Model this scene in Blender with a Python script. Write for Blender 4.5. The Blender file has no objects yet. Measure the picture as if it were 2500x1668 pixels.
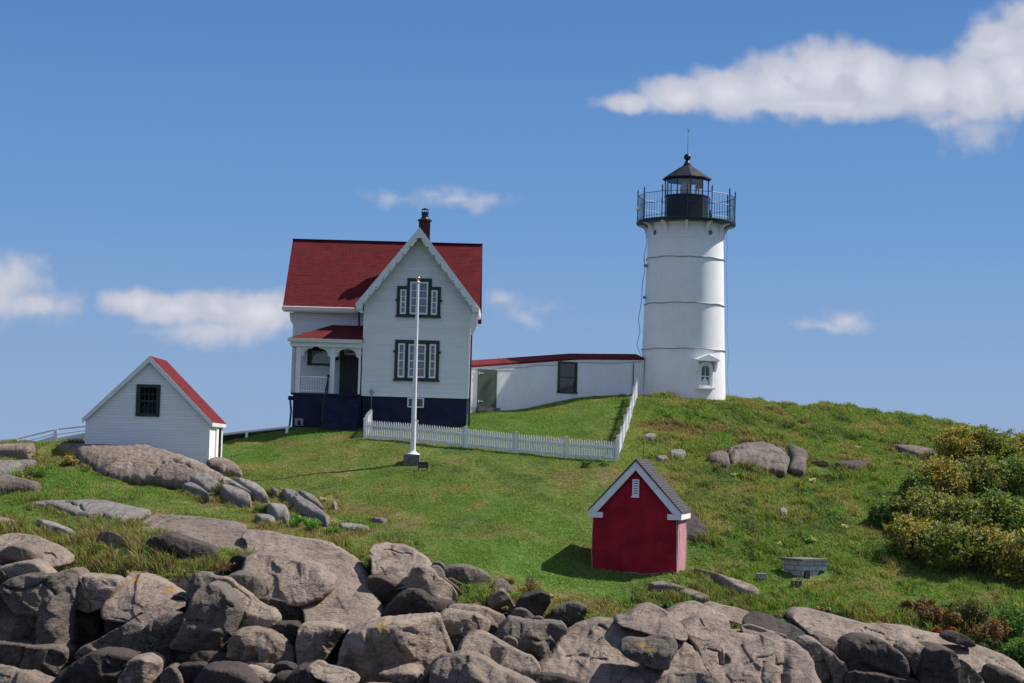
import bpy, bmesh, math, random
import numpy as np
from mathutils import Vector, Matrix, geometry

SC = bpy.context.scene
COL = SC.collection
random.seed(7)
RNG = np.random.default_rng(11)
R_ = math.radians

# ------------------------------------------------------------------ camera, sky, sun, exposure
F_PX, ROLL, PITCH, EYE = 4500.0, R_(1.55), math.atan(292 / 4500.0), 11.0
cam_d = bpy.data.cameras.new("camera")
cam_d.sensor_fit = 'HORIZONTAL'
cam_d.sensor_width = 36.0
cam_d.lens = 36.0 * F_PX / 2500.0
cam_d.clip_start = 0.5
cam_d.clip_end = 60000
cam = bpy.data.objects.new("camera", cam_d)
COL.objects.link(cam)
cam.matrix_world = (Matrix.Translation((0, 0, EYE)) @ Matrix.Rotation(math.pi / 2 + PITCH, 4, 'X')
                    @ Matrix.Rotation(ROLL, 4, 'Z'))
SC.camera = cam

SUN_EL, SUN_AZ = R_(48.5), R_(70)          # azimuth clockwise from +Y
SUN_DIR = Vector((math.sin(SUN_AZ) * math.cos(SUN_EL), math.cos(SUN_AZ) * math.cos(SUN_EL), math.sin(SUN_EL)))
SKY_STRENGTH = 0.085
SC.view_settings.view_transform = 'Standard'
SC.view_settings.look = 'None'
SC.view_settings.exposure = 0.5
SC.view_settings.gamma = 1.0
SC.view_settings.use_curve_mapping = False
SC.cycles.max_bounces = 8
SC.cycles.transparent_max_bounces = 16

sun_d = bpy.data.lights.new("sun", 'SUN')
sun_d.energy = 4.6
sun_d.angle = R_(0.53)
sun_d.color = (1.0, 0.94, 0.85)
sun = bpy.data.objects.new("sun", sun_d)
COL.objects.link(sun)
sun.rotation_mode = 'QUATERNION'
sun.rotation_quaternion = SUN_DIR.to_track_quat('Z', 'Y')
sun.location = (40, 60, 60)


def at(px, py, Y):
    """world X, Z of the photo pixel (2500 px wide) on the vertical plane at distance Y; works on arrays."""
    a, b = px - 1250.0, 834.0 - py
    c, s = math.cos(ROLL), math.sin(ROLL)
    x, u = a * c - b * s, a * s + b * c
    cp, sp = math.cos(PITCH), math.sin(PITCH)
    k = Y / (F_PX * cp - u * sp)
    return x * k, (F_PX * sp + u * cp) * k + EYE


def proj(X, Y, Z):
    cp, sp = math.cos(PITCH), math.sin(PITCH)
    z = Z - EYE
    f = Y * cp + z * sp
    u = (-Y * sp + z * cp) * F_PX / f
    x = X * F_PX / f
    c, s = math.cos(ROLL), math.sin(ROLL)
    return 1250 + x * c + u * s, 834 - (-x * s + u * c)


class NT:
    """small node-tree helper"""

    def __init__(self, tree):
        self.t = tree
        self.t.nodes.clear()

    def n(self, kind, **kw):
        nd = self.t.nodes.new(kind)
        for k, v in kw.items():
            if k.startswith('i_'):
                k = k[2:]
                sock = nd.inputs[int(k) if k.isdigit() else k.replace('_', ' ')]
                if hasattr(v, 'is_output'):
                    self.t.links.new(v, sock)
                else:
                    sock.default_value = v
            else:
                setattr(nd, k, v)
        return nd

    def math(self, op, a, b=0.0, clamp=False):
        return self.n('ShaderNodeMath', operation=op, use_clamp=clamp, i_0=a, i_1=b).outputs[0]

    def vmath(self, op, a, b=(0, 0, 0)):
        nd = self.n('ShaderNodeVectorMath', operation=op, i_0=a, i_1=b)
        return nd.outputs['Value'] if op in ('LENGTH', 'DOT_PRODUCT') else nd.outputs[0]

    def mix(self, f, a, b, mode='MIX'):
        nd = self.n('ShaderNodeMix', data_type='RGBA', blend_type=mode)
        for k, v in ((0, f), (6, a), (7, b)):
            if hasattr(v, 'is_output'):
                self.t.links.new(v, nd.inputs[k])
            else:
                nd.inputs[k].default_value = v if k == 0 else (tuple(v) + (1,))[:4]
        return nd.outputs[2]

    def ramp(self, f, stops):
        nd = self.n('ShaderNodeValToRGB', i_0=f)
        cr = nd.color_ramp
        while len(cr.elements) < len(stops):
            cr.elements.new(0.5)
        for e, (p, c) in zip(cr.elements, stops):
            e.position = p
            e.color = (tuple(c) + (1,))[:4] if isinstance(c, (tuple, list)) else (c, c, c, 1)
        return nd.outputs[0]

    def smooth(self, x, lo, hi):
        nd = self.n('ShaderNodeMapRange', interpolation_type='SMOOTHSTEP', i_0=x)
        nd.inputs[1].default_value, nd.inputs[2].default_value = lo, hi
        return nd.outputs[0]

    def noise(self, vec, scale, detail=4, rough=0.55, dims='3D', dist=0.0):
        return self.n('ShaderNodeTexNoise', noise_dimensions=dims, i_Vector=vec, i_Scale=scale, i_Detail=detail,
                      i_Roughness=rough, i_Distortion=dist).outputs[0]


world = bpy.data.worlds.new("World")
SC.world = world
world.use_nodes = True
w = NT(world.node_tree)
sky = w.n('ShaderNodeTexSky', sky_type='NISHITA', sun_disc=False, sun_elevation=SUN_EL, sun_rotation=SUN_AZ,
          altitude=0.0, air_density=1.0, dust_density=0.2, ozone_density=3.0)
dirv = w.n('ShaderNodeTexCoord').outputs['Generated']
sx = w.n('ShaderNodeSeparateXYZ', i_0=dirv)
yy = w.math('MAXIMUM', sx.outputs[1], 0.02)
uv = w.n('ShaderNodeCombineXYZ', i_0=w.math('DIVIDE', sx.outputs[0], yy), i_1=w.math('DIVIDE', sx.outputs[2], yy)).outputs[0]
# billowing edges
warp = w.n('ShaderNodeTexNoise', i_Vector=uv, i_Scale=55.0, i_Detail=3.0, i_Roughness=0.5).outputs[1]
uvw = w.vmath('ADD', uv, w.vmath('MULTIPLY', w.vmath('SUBTRACT', warp, (0.5, 0.5, 0.5)), (0.012, 0.009, 0)))
CLOUDS = [  # centre px, radii px, weight
    (1530, 252, 95, 30, .85), (1660, 232, 120, 55, 1), (1780, 225, 130, 75, 1.05), (1910, 205, 140, 95, 1.1), (2020, 180, 130, 105, 1.1),
    (2130, 195, 120, 95, 1.1), (2260, 215, 130, 95, 1.05), (2380, 215, 130, 100, 1.0), (2440, 110, 110, 90, .95), (2520, 90, 130, 110, 1),
    (2500, 220, 110, 80, .95), (2380, 320, 80, 70, .34), (2330, 290, 90, 40, .5), (2480, 170, 110, 110, 1.0), (2010, 255, 460, 40, .8),
    (1130, 487, 125, 26, .34), (975, 482, 80, 20, .18), (1060, 472, 70, 16, .22),
    (10, 690, 135, 78, .60), (90, 745, 130, 48, .50), (-60, 720, 150, 85, .75),
    (330, 740, 100, 45, .9), (420, 755, 130, 50, .95), (540, 755, 120, 60, .95), (640, 760, 130, 62, .98), (540, 805, 190, 46, .52), (760, 750, 110, 60, .9),
    (1228, 733, 52, 24, .24), (1270, 778, 60, 30, .20), (1328, 748, 44, 20, .20),
    (2000, 798, 90, 18, .34), (2065, 780, 60, 26, .36)]
dens = None
for cx, cy, rx, ry, wt in CLOUDS:
    u0, v0 = at(cx, cy, 1.0)
    v0 -= EYE
    q = w.vmath('MULTIPLY', w.vmath('SUBTRACT', uvw, (u0, v0, 0)), (F_PX / rx, F_PX / ry, 0))
    g = w.math('MULTIPLY', w.math('SUBTRACT', 1.0, w.vmath('LENGTH', q)), wt)
    dens = g if dens is None else w.math('SMOOTH_MAX', dens, g)
    if dens.node.type == 'MATH' and dens.node.operation == 'SMOOTH_MAX':
        dens.node.inputs[2].default_value = 0.12
fb = w.noise(uv, 75.0, 6, 0.52)
fb2 = w.noise(uv, 30.0, 3, 0.5)
d2 = w.math('ADD', dens, w.math('MULTIPLY', w.math('SUBTRACT', fb, 0.5), 0.62))
d2 = w.math('ADD', d2, w.math('MULTIPLY', w.math('SUBTRACT', fb2, 0.5), 0.5))
alpha = w.smooth(d2, -0.13, 0.47)
alpha = w.math('MULTIPLY', alpha, w.smooth(sx.outputs[1], 0.05, 0.2))
alpha = w.math('MULTIPLY', alpha, 0.88)
# thick parts white, thin and low parts greyer
ccol = w.ramp(d2, [(0.0, (4.2, 4.4, 5.3)), (0.6, (5.3, 5.35, 5.9)), (1.0, (6.4, 6.4, 6.8))])
und = w.noise(w.vmath('ADD', uv, (0.003, 0.016, 0)), 30.0, 3, 0.5)
ccol = w.mix(w.smooth(w.math('SUBTRACT', und, fb2), 0.0, 0.2), ccol, (4.6, 4.65, 5.4))
# clear maritime air: the low sky stays blue instead of yellowing
low = w.ramp(w.math('MULTIPLY', sx.outputs[2], 3.2), [(0.0, (2.0, 3.12, 5.25)), (0.14, (1.82, 3.0, 5.2)), (0.42, (1.13, 2.5, 5.1)), (0.8, (0.62, 1.78, 4.35)), (1.0, (0.5, 1.55, 4.1))])
SKY_COL = w.mix(w.math('MULTIPLY', w.smooth(sx.outputs[2], 0.75, 0.2), 0.9), sky.outputs[0], low)
# unseen broken cloud added behind the camera to brighten the shaded faces
fill_cover = w.smooth(w.noise(dirv, 3.0, 6, 0.6), 0.40, 0.60)
behind = w.math('MULTIPLY', w.smooth(sx.outputs[1], 0.1, -0.35), w.smooth(sx.outputs[2], -0.02, 0.06))
SKY_COL = w.mix(w.math('MULTIPLY', w.math('MULTIPLY', fill_cover, behind), 0.42), SKY_COL, (6.6, 6.5, 6.6))
bg = w.n('ShaderNodeBackground', i_Color=w.mix(alpha, SKY_COL, ccol), i_Strength=SKY_STRENGTH)
w.t.links.new(bg.outputs[0], w.n('ShaderNodeOutputWorld').inputs[0])


# ------------------------------------------------------------------ numpy noise
def _hash(ix, iy, iz, seed):
    h = (ix * 374761393 + iy * 668265263 + iz * 2147483647 + seed * 1274126177) & 0xFFFFFFFF
    h = ((h ^ (h >> 13)) * 1274126177) & 0xFFFFFFFF
    return ((h ^ (h >> 16)) & 0xFFFF) / 65535.0


def vnoise(x, y, z, seed=0):
    x, y, z = np.broadcast_arrays(np.asarray(x, float), np.asarray(y, float), np.asarray(z, float))
    ix, iy, iz = np.floor(x).astype(np.int64), np.floor(y).astype(np.int64), np.floor(z).astype(np.int64)
    fx, fy, fz = x - ix, y - iy, z - iz
    fx, fy, fz = fx * fx * (3 - 2 * fx), fy * fy * (3 - 2 * fy), fz * fz * (3 - 2 * fz)
    r = 0
    for dx in (0, 1):
        for dy in (0, 1):
            for dz in (0, 1):
                r = r + _hash(ix + dx, iy + dy, iz + dz, seed) * (fx if dx else 1 - fx) * (fy if dy else 1 - fy) * (fz if dz else 1 - fz)
    return r


def fbm(x, y, z=0.0, oct=4, seed=0, gain=0.5):
    s, a, t = 0, 1.0, 0
    x, y, z = np.asarray(x, float), np.asarray(y, float), np.asarray(z, float)
    for o in range(oct):
        s = s + a * (vnoise(x, y, z, seed + o * 17) - 0.5)
        t += a
        a *= gain
        x, y, z = x * 2.03 + 5.1, y * 2.03 + 1.7, z * 2.03 + 9.2
    return s / t * 2


def sstep(x, lo, hi):
    t = np.clip((x - lo) / (hi - lo), 0, 1)
    return t * t * (3 - 2 * t)


# ------------------------------------------------------------------ object helpers
def tag(o, label=None, cat=None, group=None, kind=None):
    if label: o['label'] = label
    if cat: o['category'] = cat
    if group: o['group'] = group
    if kind: o['kind'] = kind
    return o


def thing(name, label, cat, loc=(0, 0, 0), rz=0.0, group=None):
    o = bpy.data.objects.new(name, None)
    COL.objects.link(o)
    o.location = loc
    o.rotation_euler = (0, 0, rz)
    o.empty_display_size = 0.3
    return tag(o, label, cat, group)


def link_mesh(name, verts, faces, mat, parent=None, smooth=None):
    me = bpy.data.meshes.new(name)
    me.from_pydata([tuple(v) for v in verts], [], faces)
    bm = bmesh.new()
    bm.from_mesh(me)
    bmesh.ops.recalc_face_normals(bm, faces=bm.faces)
    bm.to_mesh(me)
    bm.free()
    me.materials.append(mat)
    if smooth:
        me.shade_smooth()
        me.set_sharp_from_angle(angle=R_(smooth))
    o = bpy.data.objects.new(name, me)
    COL.objects.link(o)
    if parent is not None:
        o.parent = parent
    return o


def raw_mesh(name, V, T, mat, parent=None, cols=None, smooth=False, attr='tint'):
    """big triangle mesh straight from arrays"""
    me = bpy.data.meshes.new(name)
    nv, k = len(V), T.shape[1]
    me.vertices.add(nv)
    me.vertices.foreach_set('co', np.ascontiguousarray(V, np.float32).ravel())
    me.loops.add(T.size)
    me.loops.foreach_set('vertex_index', np.ascontiguousarray(T, np.int32).ravel())
    me.polygons.add(len(T))
    me.polygons.foreach_set('loop_start', np.arange(0, T.size, k, dtype=np.int32))
    me.polygons.foreach_set('use_smooth', np.full(len(T), smooth))
    if cols is not None:
        for an, arr in (cols.items() if isinstance(cols, dict) else ((attr, cols),)):
            a = me.attributes.new(an, 'FLOAT_COLOR' if arr.ndim == 2 else 'FLOAT', 'POINT')
            if arr.ndim == 2:
                a.data.foreach_set('color', np.ascontiguousarray(np.c_[arr, np.ones(nv)], np.float32).ravel())
            else:
                a.data.foreach_set('value', np.ascontiguousarray(arr, np.float32))
    me.update(calc_edges=True)
    me.validate()
    me.materials.append(mat)
    o = bpy.data.objects.new(name, me)
    COL.objects.link(o)
    if parent is not None:
        o.parent = parent
    return o


class MB:
    """collects shapes; build() links them as ONE mesh. off = location of the root thing when shapes are given in world metres"""

    def __init__(self, off=(0, 0, 0)):
        self.v, self.f, self.off = [], [], Vector(off)

    def _add(self, vs, fs):
        b = len(self.v)
        self.v += [Vector(q) for q in vs]
        self.f += [tuple(i + b for i in q) for q in fs]
        return self

    def box(self, x0, x1, y0, y1, z0, z1):
        vs = [(x, y, z) for z in (z0, z1) for y in (y0, y1) for x in (x0, x1)]
        return self._add(vs, [(0, 1, 3, 2), (4, 6, 7, 5), (0, 4, 5, 1), (2, 3, 7, 6), (0, 2, 6, 4), (1, 5, 7, 3)])

    def prism(self, poly, d0, d1, axis='y', holes=()):
        """polygon of (a, b) pairs pushed along axis; y: (x, z), x: (y, z), z: (x, y)"""
        def put(a, b, d):
            return (a, d, b) if axis == 'y' else ((d, a, b) if axis == 'x' else (a, b, d))
        loops = [list(poly)] + [list(h) for h in holes]
        flat = [p for l in loops for p in l]
        n = len(flat)
        vs = [put(a, b, d0) for a, b in flat] + [put(a, b, d1) for a, b in flat]
        tri = geometry.tessellate_polygon([[Vector((a, b, 0)) for a, b in l] for l in loops])
        fs = [tuple(t) for t in tri] + [tuple(i + n for i in reversed(t)) for t in tri]
        s = 0
        for l in loops:
            m = len(l)
            for i in range(m):
                j = (i + 1) % m
                fs.append((s + i, s + j, s + j + n, s + i + n))
            s += m
        return self._add(vs, fs)

    def tube(self, p0, p1, r0, r1=None, n=8):
        r1 = r0 if r1 is None else r1
        p0, p1 = Vector(p0), Vector(p1)
        q = (p1 - p0).to_track_quat('Z', 'Y')
        vs = []
        for p, r in ((p0, r0), (p1, r1)):
            vs += [p + q @ Vector((r * math.cos(2 * math.pi * i / n), r * math.sin(2 * math.pi * i / n), 0)) for i in range(n)]
        fs = [(i, (i + 1) % n, (i + 1) % n + n, i + n) for i in range(n)]
        fs += [tuple(range(n - 1, -1, -1)), tuple(range(n, 2 * n))]
        return self._add(vs, fs)

    def path(self, pts, r, n=6):
        for a, b in zip(pts, pts[1:]):
            self.tube(a, b, r, r, n)
        return self

    def lathe(self, prof, cx=0, cy=0, n=32, ph=0.0, cap=True):
        vs = []
        for r, z in prof:
            vs += [(cx + r * math.sin(ph + 2 * math.pi * i / n), cy - r * math.cos(ph + 2 * math.pi * i / n), z) for i in range(n)]
        fs = []
        for k in range(len(prof) - 1):
            fs += [(k * n + i, k * n + (i + 1) % n, (k + 1) * n + (i + 1) % n, (k + 1) * n + i) for i in range(n)]
        if cap:
            fs += [tuple(range(n - 1, -1, -1)), tuple((len(prof) - 1) * n + i for i in range(n))]
        return self._add(vs, fs)

    def ball(self, c, r, n=16, m=10):
        prof = [(max(r * math.sin(math.pi * k / m), 1e-4), c[2] - r * math.cos(math.pi * k / m)) for k in range(m + 1)]
        return self.lathe(prof, c[0], c[1], n)

    def poly(self, pts):
        return self._add(pts, [tuple(range(len(pts)))])

    def hull(self, pts):
        bm = bmesh.new()
        for p in pts:
            bm.verts.new(p)
        bmesh.ops.convex_hull(bm, input=bm.verts)
        bm.verts.index_update()
        b = [v.co.copy() for v in bm.verts]
        fs = [tuple(v.index for v in f.verts) for f in bm.faces]
        bm.free()
        return self._add(b, fs)

    def build(self, name, mat, parent=None, smooth=None):
        return link_mesh(name, [v - self.off for v in self.v], self.f, mat, parent, smooth)


# ------------------------------------------------------------------ materials
def new_mat(name):
    m = bpy.data.materials.new(name)
    m.use_nodes = True
    return m, NT(m.node_tree)


def finish(t, shader, bump_h=None, strength=0.3, dist=0.02, bsdf=None):
    if bump_h is not None:
        b = t.n('ShaderNodeBump', i_Height=bump_h, i_Strength=strength, i_Distance=dist)
        t.t.links.new(b.outputs[0], (bsdf or shader).inputs['Normal'])
    t.t.links.new(shader.outputs[0], t.n('ShaderNodeOutputMaterial').inputs[0])


def paint(name, col, rough=0.6, var=0.08, scale=3.0, metal=0.0, bump=0.0, dirt=None, spec=0.4):
    """plain painted or bare surface with faint weathering"""
    m, t = new_mat(name)
    co = t.n('ShaderNodeTexCoord').outputs['Object']
    nz = t.noise(co, scale, 5, 0.6)
    nz2 = t.noise(t.vmath('MULTIPLY', co, (6, 6, 1)), scale * 1.5, 4, 0.6)
    c = t.mix(t.smooth(nz, 0.3, 0.7), [max(0, x * (1 - var)) for x in col], [min(1, x * (1 + var * .6)) for x in col])
    if dirt:
        c = t.mix(t.math('MULTIPLY', t.smooth(nz2, 0.52, 0.78), 0.5), c, dirt)
    b = t.n('ShaderNodeBsdfPrincipled', i_Base_Color=c, i_Roughness=rough, i_Metallic=metal)
    b.inputs['Specular IOR Level'].default_value = spec
    finish(t, b, nz2 if bump else None, bump, 0.01)
    return m


def siding(name, col, pitch=0.115, axis='Z', depth=0.014):
    """painted clapboards: each course a sloping board with a small step at its foot"""
    m, t = new_mat(name)
    tc = t.n('ShaderNodeTexCoord').outputs['Object']
    s = t.n('ShaderNodeSeparateXYZ', i_0=tc).outputs[axis]
    k = t.math('DIVIDE', s, pitch)
    fr = t.math('FRACT', k)
    row = t.math('FLOOR', k)
    rv = t.n('ShaderNodeTexWhiteNoise', noise_dimensions='1D', i_W=row).outputs[0]
    nz = t.noise(t.vmath('MULTIPLY', tc, (1.0, 1.0, 3.0)), 2.2, 5, 0.65)
    c = t.mix(rv, [x * 0.93 for x in col], col)
    c = t.mix(t.math('MULTIPLY', t.smooth(nz, 0.45, 0.8), 0.22), c, [x * 0.72 for x in col])
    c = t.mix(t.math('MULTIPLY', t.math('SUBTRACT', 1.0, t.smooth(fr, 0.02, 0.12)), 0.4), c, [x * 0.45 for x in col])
    h = t.math('SUBTRACT', 1.0, fr)
    b = t.n('ShaderNodeBsdfPrincipled', i_Base_Color=c, i_Roughness=0.6)
    finish(t, b, h, 0.9, depth)
    return m


def shingle(name, c1, c2, cgap, row=0.13, width=0.32):
    m, t = new_mat(name)
    tc = t.n('ShaderNodeTexCoord').outputs['Object']
    s = t.n('ShaderNodeSeparateXYZ', i_0=tc)
    nrm = t.n('ShaderNodeSeparateXYZ', i_0=t.n('ShaderNodeNewGeometry').outputs['Normal'])
    side = t.math('GREATER_THAN', t.math('ABSOLUTE', nrm.outputs[0]), 0.5)
    a = t.n('ShaderNodeMix', data_type='FLOAT', i_0=side, i_2=s.outputs[0], i_3=s.outputs[1]).outputs[0]
    v = t.n('ShaderNodeCombineXYZ', i_0=a, i_1=t.math('MULTIPLY', s.outputs[2], 1.3)).outputs[0]
    br = t.n('ShaderNodeTexBrick', i_Vector=v, i_Scale=1.0, i_Color1=(*c1, 1), i_Color2=(*c2, 1), i_Mortar=(*cgap, 1),
             i_Mortar_Size=0.011, i_Mortar_Smooth=0.3, i_Brick_Width=width, i_Row_Height=row)
    br.inputs['Bias'].default_value = -0.1
    nz = t.noise(tc, 1.4, 4, 0.6)
    c = t.mix(t.math('MULTIPLY', t.smooth(nz, 0.35, 0.75), 0.35), br.outputs[0], [x * 1.35 for x in c1])
    gr = t.noise(tc, 60, 2, 0.6)
    c = t.mix(t.math('MULTIPLY', gr, 0.35), c, [x * 0.6 for x in c1])
    b = t.n('ShaderNodeBsdfPrincipled', i_Base_Color=c, i_Roughness=0.95)
    b.inputs['Specular IOR Level'].default_value = 0.1
    fr = t.math('FRACT', t.math('DIVIDE', t.n('ShaderNodeSeparateXYZ', i_0=v).outputs[1], row))
    h = t.math('ADD', t.math('SUBTRACT', 1.0, fr), t.math('MULTIPLY', br.outputs[1], -0.6))
    finish(t, b, h, 0.7, 0.02)
    return m


def rock_mat(name, light, mid, dark, scale=1.0):
    m, t = new_mat(name)
    oi = t.n('ShaderNodeObjectInfo').outputs['Random']
    geo = t.n('ShaderNodeNewGeometry')
    pos = geo.outputs['Position']
    n1 = t.noise(pos, 0.55 * scale, 5, 0.6, dist=0.6)
    n2 = t.noise(pos, 3.1 * scale, 6, 0.65)
    n3 = t.noise(pos, 26 * scale, 3, 0.6)
    c = t.ramp(n1, [(0.3, mid), (0.5, [(a + b) / 2 for a, b in zip(mid, light)]), (0.68, light)])
    c = t.mix(t.math('MULTIPLY', t.smooth(n2, 0.5, 0.72), 0.6), c, dark)
    c = t.mix(t.math('MULTIPLY', t.smooth(n3, 0.53, 0.66), 0.5), c, [x * 0.5 for x in mid])
    c = t.mix(t.math('MULTIPLY', t.smooth(n3, 0.47, 0.36), 0.28), c, [min(1, x * 1.7) for x in light])
    # black crust lichen in blotches, pale quartz threads
    bl = t.noise(pos, 1.25 * scale, 6, 0.7, dist=1.2)
    c = t.mix(t.math('MULTIPLY', t.smooth(bl, 0.55, 0.63), 0.55), c, [x * 0.8 for x in dark])
    vq = t.noise(t.vmath('MULTIPLY', pos, (1.0, 1.0, 2.2)), 0.9 * scale, 4, 0.55, dist=1.5)
    c = t.mix(t.math('MULTIPLY', t.smooth(t.math('ABSOLUTE', t.math('SUBTRACT', vq, 0.5)), 0.008, 0.0), 0.45), c, [min(1, x * 1.6) for x in light])
    # rain streaks running down
    st = t.noise(t.vmath('MULTIPLY', pos, (3.2, 3.2, 0.35)), 2.0, 4, 0.6)
    c = t.mix(t.math('MULTIPLY', t.smooth(st, 0.54, 0.74), 0.5), c, dark)
    # orange lichen where the mesh says so
    li = t.n('ShaderNodeAttribute', attribute_name='lichen').outputs['Fac']
    ln = t.noise(pos, 7, 4, 0.7)
    c = t.mix(t.smooth(t.math('ADD', li, t.math('SUBTRACT', ln, 0.5)), 0.5, 0.95), c, (0.27, 0.165, 0.05))
    hv = t.n('ShaderNodeHueSaturation', i_Color=c)
    t.t.links.new(t.math('ADD', 0.82, t.math('MULTIPLY', oi, 0.36)), hv.inputs['Value'])
    vor = t.n('ShaderNodeTexVoronoi', feature='DISTANCE_TO_EDGE', i_Scale=0.9 * scale,
              i_Vector=t.vmath('ADD', t.vmath('MULTIPLY', pos, (0.8, 0.8, 1.3)), t.vmath('MULTIPLY', t.n('ShaderNodeTexNoise', i_Vector=pos, i_Scale=1.6, i_Detail=4.0).outputs[1], (0.9, 0.9, 0.9))))
    crk = t.math('MULTIPLY', t.smooth(vor.outputs[0], 0.018, 0.0), t.smooth(t.noise(pos, 0.8, 2, 0.5), 0.5, 0.62))
    c2 = t.mix(t.math('MULTIPLY', crk, 0.75), hv.outputs[0], [x * 0.3 for x in dark])
    b = t.n('ShaderNodeBsdfPrincipled', i_Base_Color=c2, i_Roughness=0.85)
    b.inputs['Specular IOR Level'].default_value = 0.25
    h = t.math('ADD', t.math('MULTIPLY', n2, 0.9), t.math('MULTIPLY', n3, 0.16))
    flk = t.noise(t.vmath('MULTIPLY', pos, (1.2, 1.2, 4.5)), 2.6, 6, 0.7, dist=0.8)
    h = t.math('ADD', h, t.math('MULTIPLY', flk, 0.8))
    h = t.math('SUBTRACT', h, t.math('MULTIPLY', crk, 0.35))
    finish(t, b, h, 0.85, 0.11)
    return m


def leaf_mat(name, gain=1.0, trans=0.35, rough=0.45, spec=0.35):
    m, t = new_mat(name)
    a = t.n('ShaderNodeAttribute', attribute_name='tint').outputs['Color']
    if gain != 1.0:
        a = t.mix(1.0, a, (gain, gain, gain), 'MULTIPLY')
    b = t.n('ShaderNodeBsdfPrincipled', i_Base_Color=a, i_Roughness=rough)
    b.inputs['Specular IOR Level'].default_value = spec
    tr = t.n('ShaderNodeBsdfTranslucent', i_Color=t.mix(1.0, a, (1.15, 1.2, 0.6), 'MULTIPLY'))
    mx = t.n('ShaderNodeMixShader', i_0=trans, i_1=b.outputs[0], i_2=tr.outputs[0])
    finish(t, mx)
    return m


def glass_mat(name, col, mix=0.15):
    m, t = new_mat(name)
    fr = t.n('ShaderNodeFresnel', i_IOR=1.5).outputs[0]
    g = t.n('ShaderNodeBsdfGlossy', i_Color=(0.9, 0.95, 1, 1), i_Roughness=0.02)
    tr = t.n('ShaderNodeBsdfTransparent', i_Color=(*col, 1))
    mx = t.n('ShaderNodeMixShader', i_0=t.math('ADD', t.math('MULTIPLY', fr, 1.0), mix), i_1=tr.outputs[0], i_2=g.outputs[0])
    finish(t, mx)
    return m


def pane_mat(name, c1, c2, scale=2.0):
    """window pane with cloth hanging behind it"""
    m, t = new_mat(name)
    co = t.n('ShaderNodeTexCoord').outputs['Object']
    nz = t.noise(t.vmath('MULTIPLY', co, (5, 1, 0.7)), scale, 3, 0.5)
    b = t.n('ShaderNodeBsdfPrincipled', i_Base_Color=t.mix(t.smooth(nz, 0.35, 0.65), c1, c2), i_Roughness=0.06)
    b.inputs['Coat Weight'].default_value = 0.5
    b.inputs['Coat Roughness'].default_value = 0.02
    finish(t, b)
    return m


M = {}
M['white_siding'] = siding('white_siding', (0.80, 0.81, 0.82))
M['white'] = paint('white_paint', (0.80, 0.80, 0.80), 0.55, 0.06, 2.5, dirt=(0.55, 0.54, 0.52))
M['white_tower'] = paint('white_tower_paint', (0.82, 0.82, 0.83), 0.5, 0.05, 0.9, dirt=(0.66, 0.64, 0.6), bump=0.15)
M['trim'] = paint('trim_paint', (0.74, 0.76, 0.74), 0.6, 0.08, 4, dirt=(0.5, 0.52, 0.5))
M['navy'] = paint('navy_paint', (0.017, 0.021, 0.058), 0.7, 0.3, 2, spec=0.2)
M['green'] = paint('dark_green_paint', (0.018, 0.035, 0.028), 0.5, 0.15, 3)
M['door_green'] = siding('green_boards', (0.062, 0.095, 0.062), 0.16, 'X', 0.008)
M['dark_door'] = paint('black_green_door', (0.010, 0.014, 0.012), 0.4, 0.2, 3)
M['black'] = paint('black_iron', (0.016, 0.017, 0.024), 0.42, 0.3, 4)
M['black_roof'] = paint('black_roof_iron', (0.014, 0.015, 0.024), 0.6, 0.25, 4, spec=0.25)
M['red_shingle'] = shingle('red_shingle', (0.158, 0.024, 0.027), (0.112, 0.017, 0.020), (0.04, 0.008, 0.010))
M['grey_shingle'] = shingle('grey_shingle', (0.085, 0.082, 0.090), (0.065, 0.062, 0.070), (0.03, 0.03, 0.03), 0.1, 0.22)
M['red_wall'] = paint('red_masonry', (0.33, 0.014, 0.028), 0.75, 0.35, 1.3, bump=0.3, dirt=(0.19, 0.008, 0.014), spec=0.15)
M['sunlit_wall'] = paint('sunlit_red_masonry', (0.46, 0.225, 0.265), 0.75, 0.2, 2.2, bump=0.3, dirt=(0.36, 0.13, 0.16), spec=0.15)  # the red wall lightened to pink: sunlight painted into its colour
M['brick'] = shingle('chimney_brick', (0.10, 0.045, 0.038), (0.07, 0.03, 0.028), (0.11, 0.1, 0.09), 0.09, 0.22)
M['concrete'] = paint('concrete', (0.30, 0.29, 0.28), 0.85, 0.25, 5, bump=0.4, dirt=(0.14, 0.13, 0.12))
M['dark_concrete'] = paint('weathered_concrete', (0.15, 0.14, 0.135), 0.9, 0.3, 5, bump=0.4)
M['pane'] = pane_mat('curtained_pane', (0.10, 0.105, 0.16), (0.20, 0.19, 0.27))
M['pane_dark'] = pane_mat('dark_pane', (0.012, 0.014, 0.018), (0.03, 0.03, 0.035))
M['lace'] = pane_mat('lace_pane', (0.28, 0.30, 0.36), (0.20, 0.22, 0.3))
M['glass'] = glass_mat('lantern_glass', (0.93, 0.96, 0.97), 0.06)
M['metal'] = paint('grey_metal', (0.35, 0.36, 0.38), 0.4, 0.2, 6, metal=0.6)
M['cable'] = paint('grey_cable', (0.16, 0.16, 0.17), 0.6, 0.1)
M['wire'] = paint('pale_wire', (0.55, 0.42, 0.42), 0.6, 0.1)
M['gold'] = paint('gilded_ball', (0.75, 0.5, 0.12), 0.25, 0.05, metal=1.0)
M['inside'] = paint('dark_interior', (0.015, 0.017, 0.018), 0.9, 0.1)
M['hinge'] = paint('pale_hinge', (0.6, 0.6, 0.6), 0.5, 0.1)
M['wood_grey'] = paint('grey_wood', (0.22, 0.21, 0.2), 0.8, 0.3, 6)
M['bark'] = paint('twig_bark', (0.10, 0.075, 0.055), 0.9, 0.3, 8)
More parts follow.
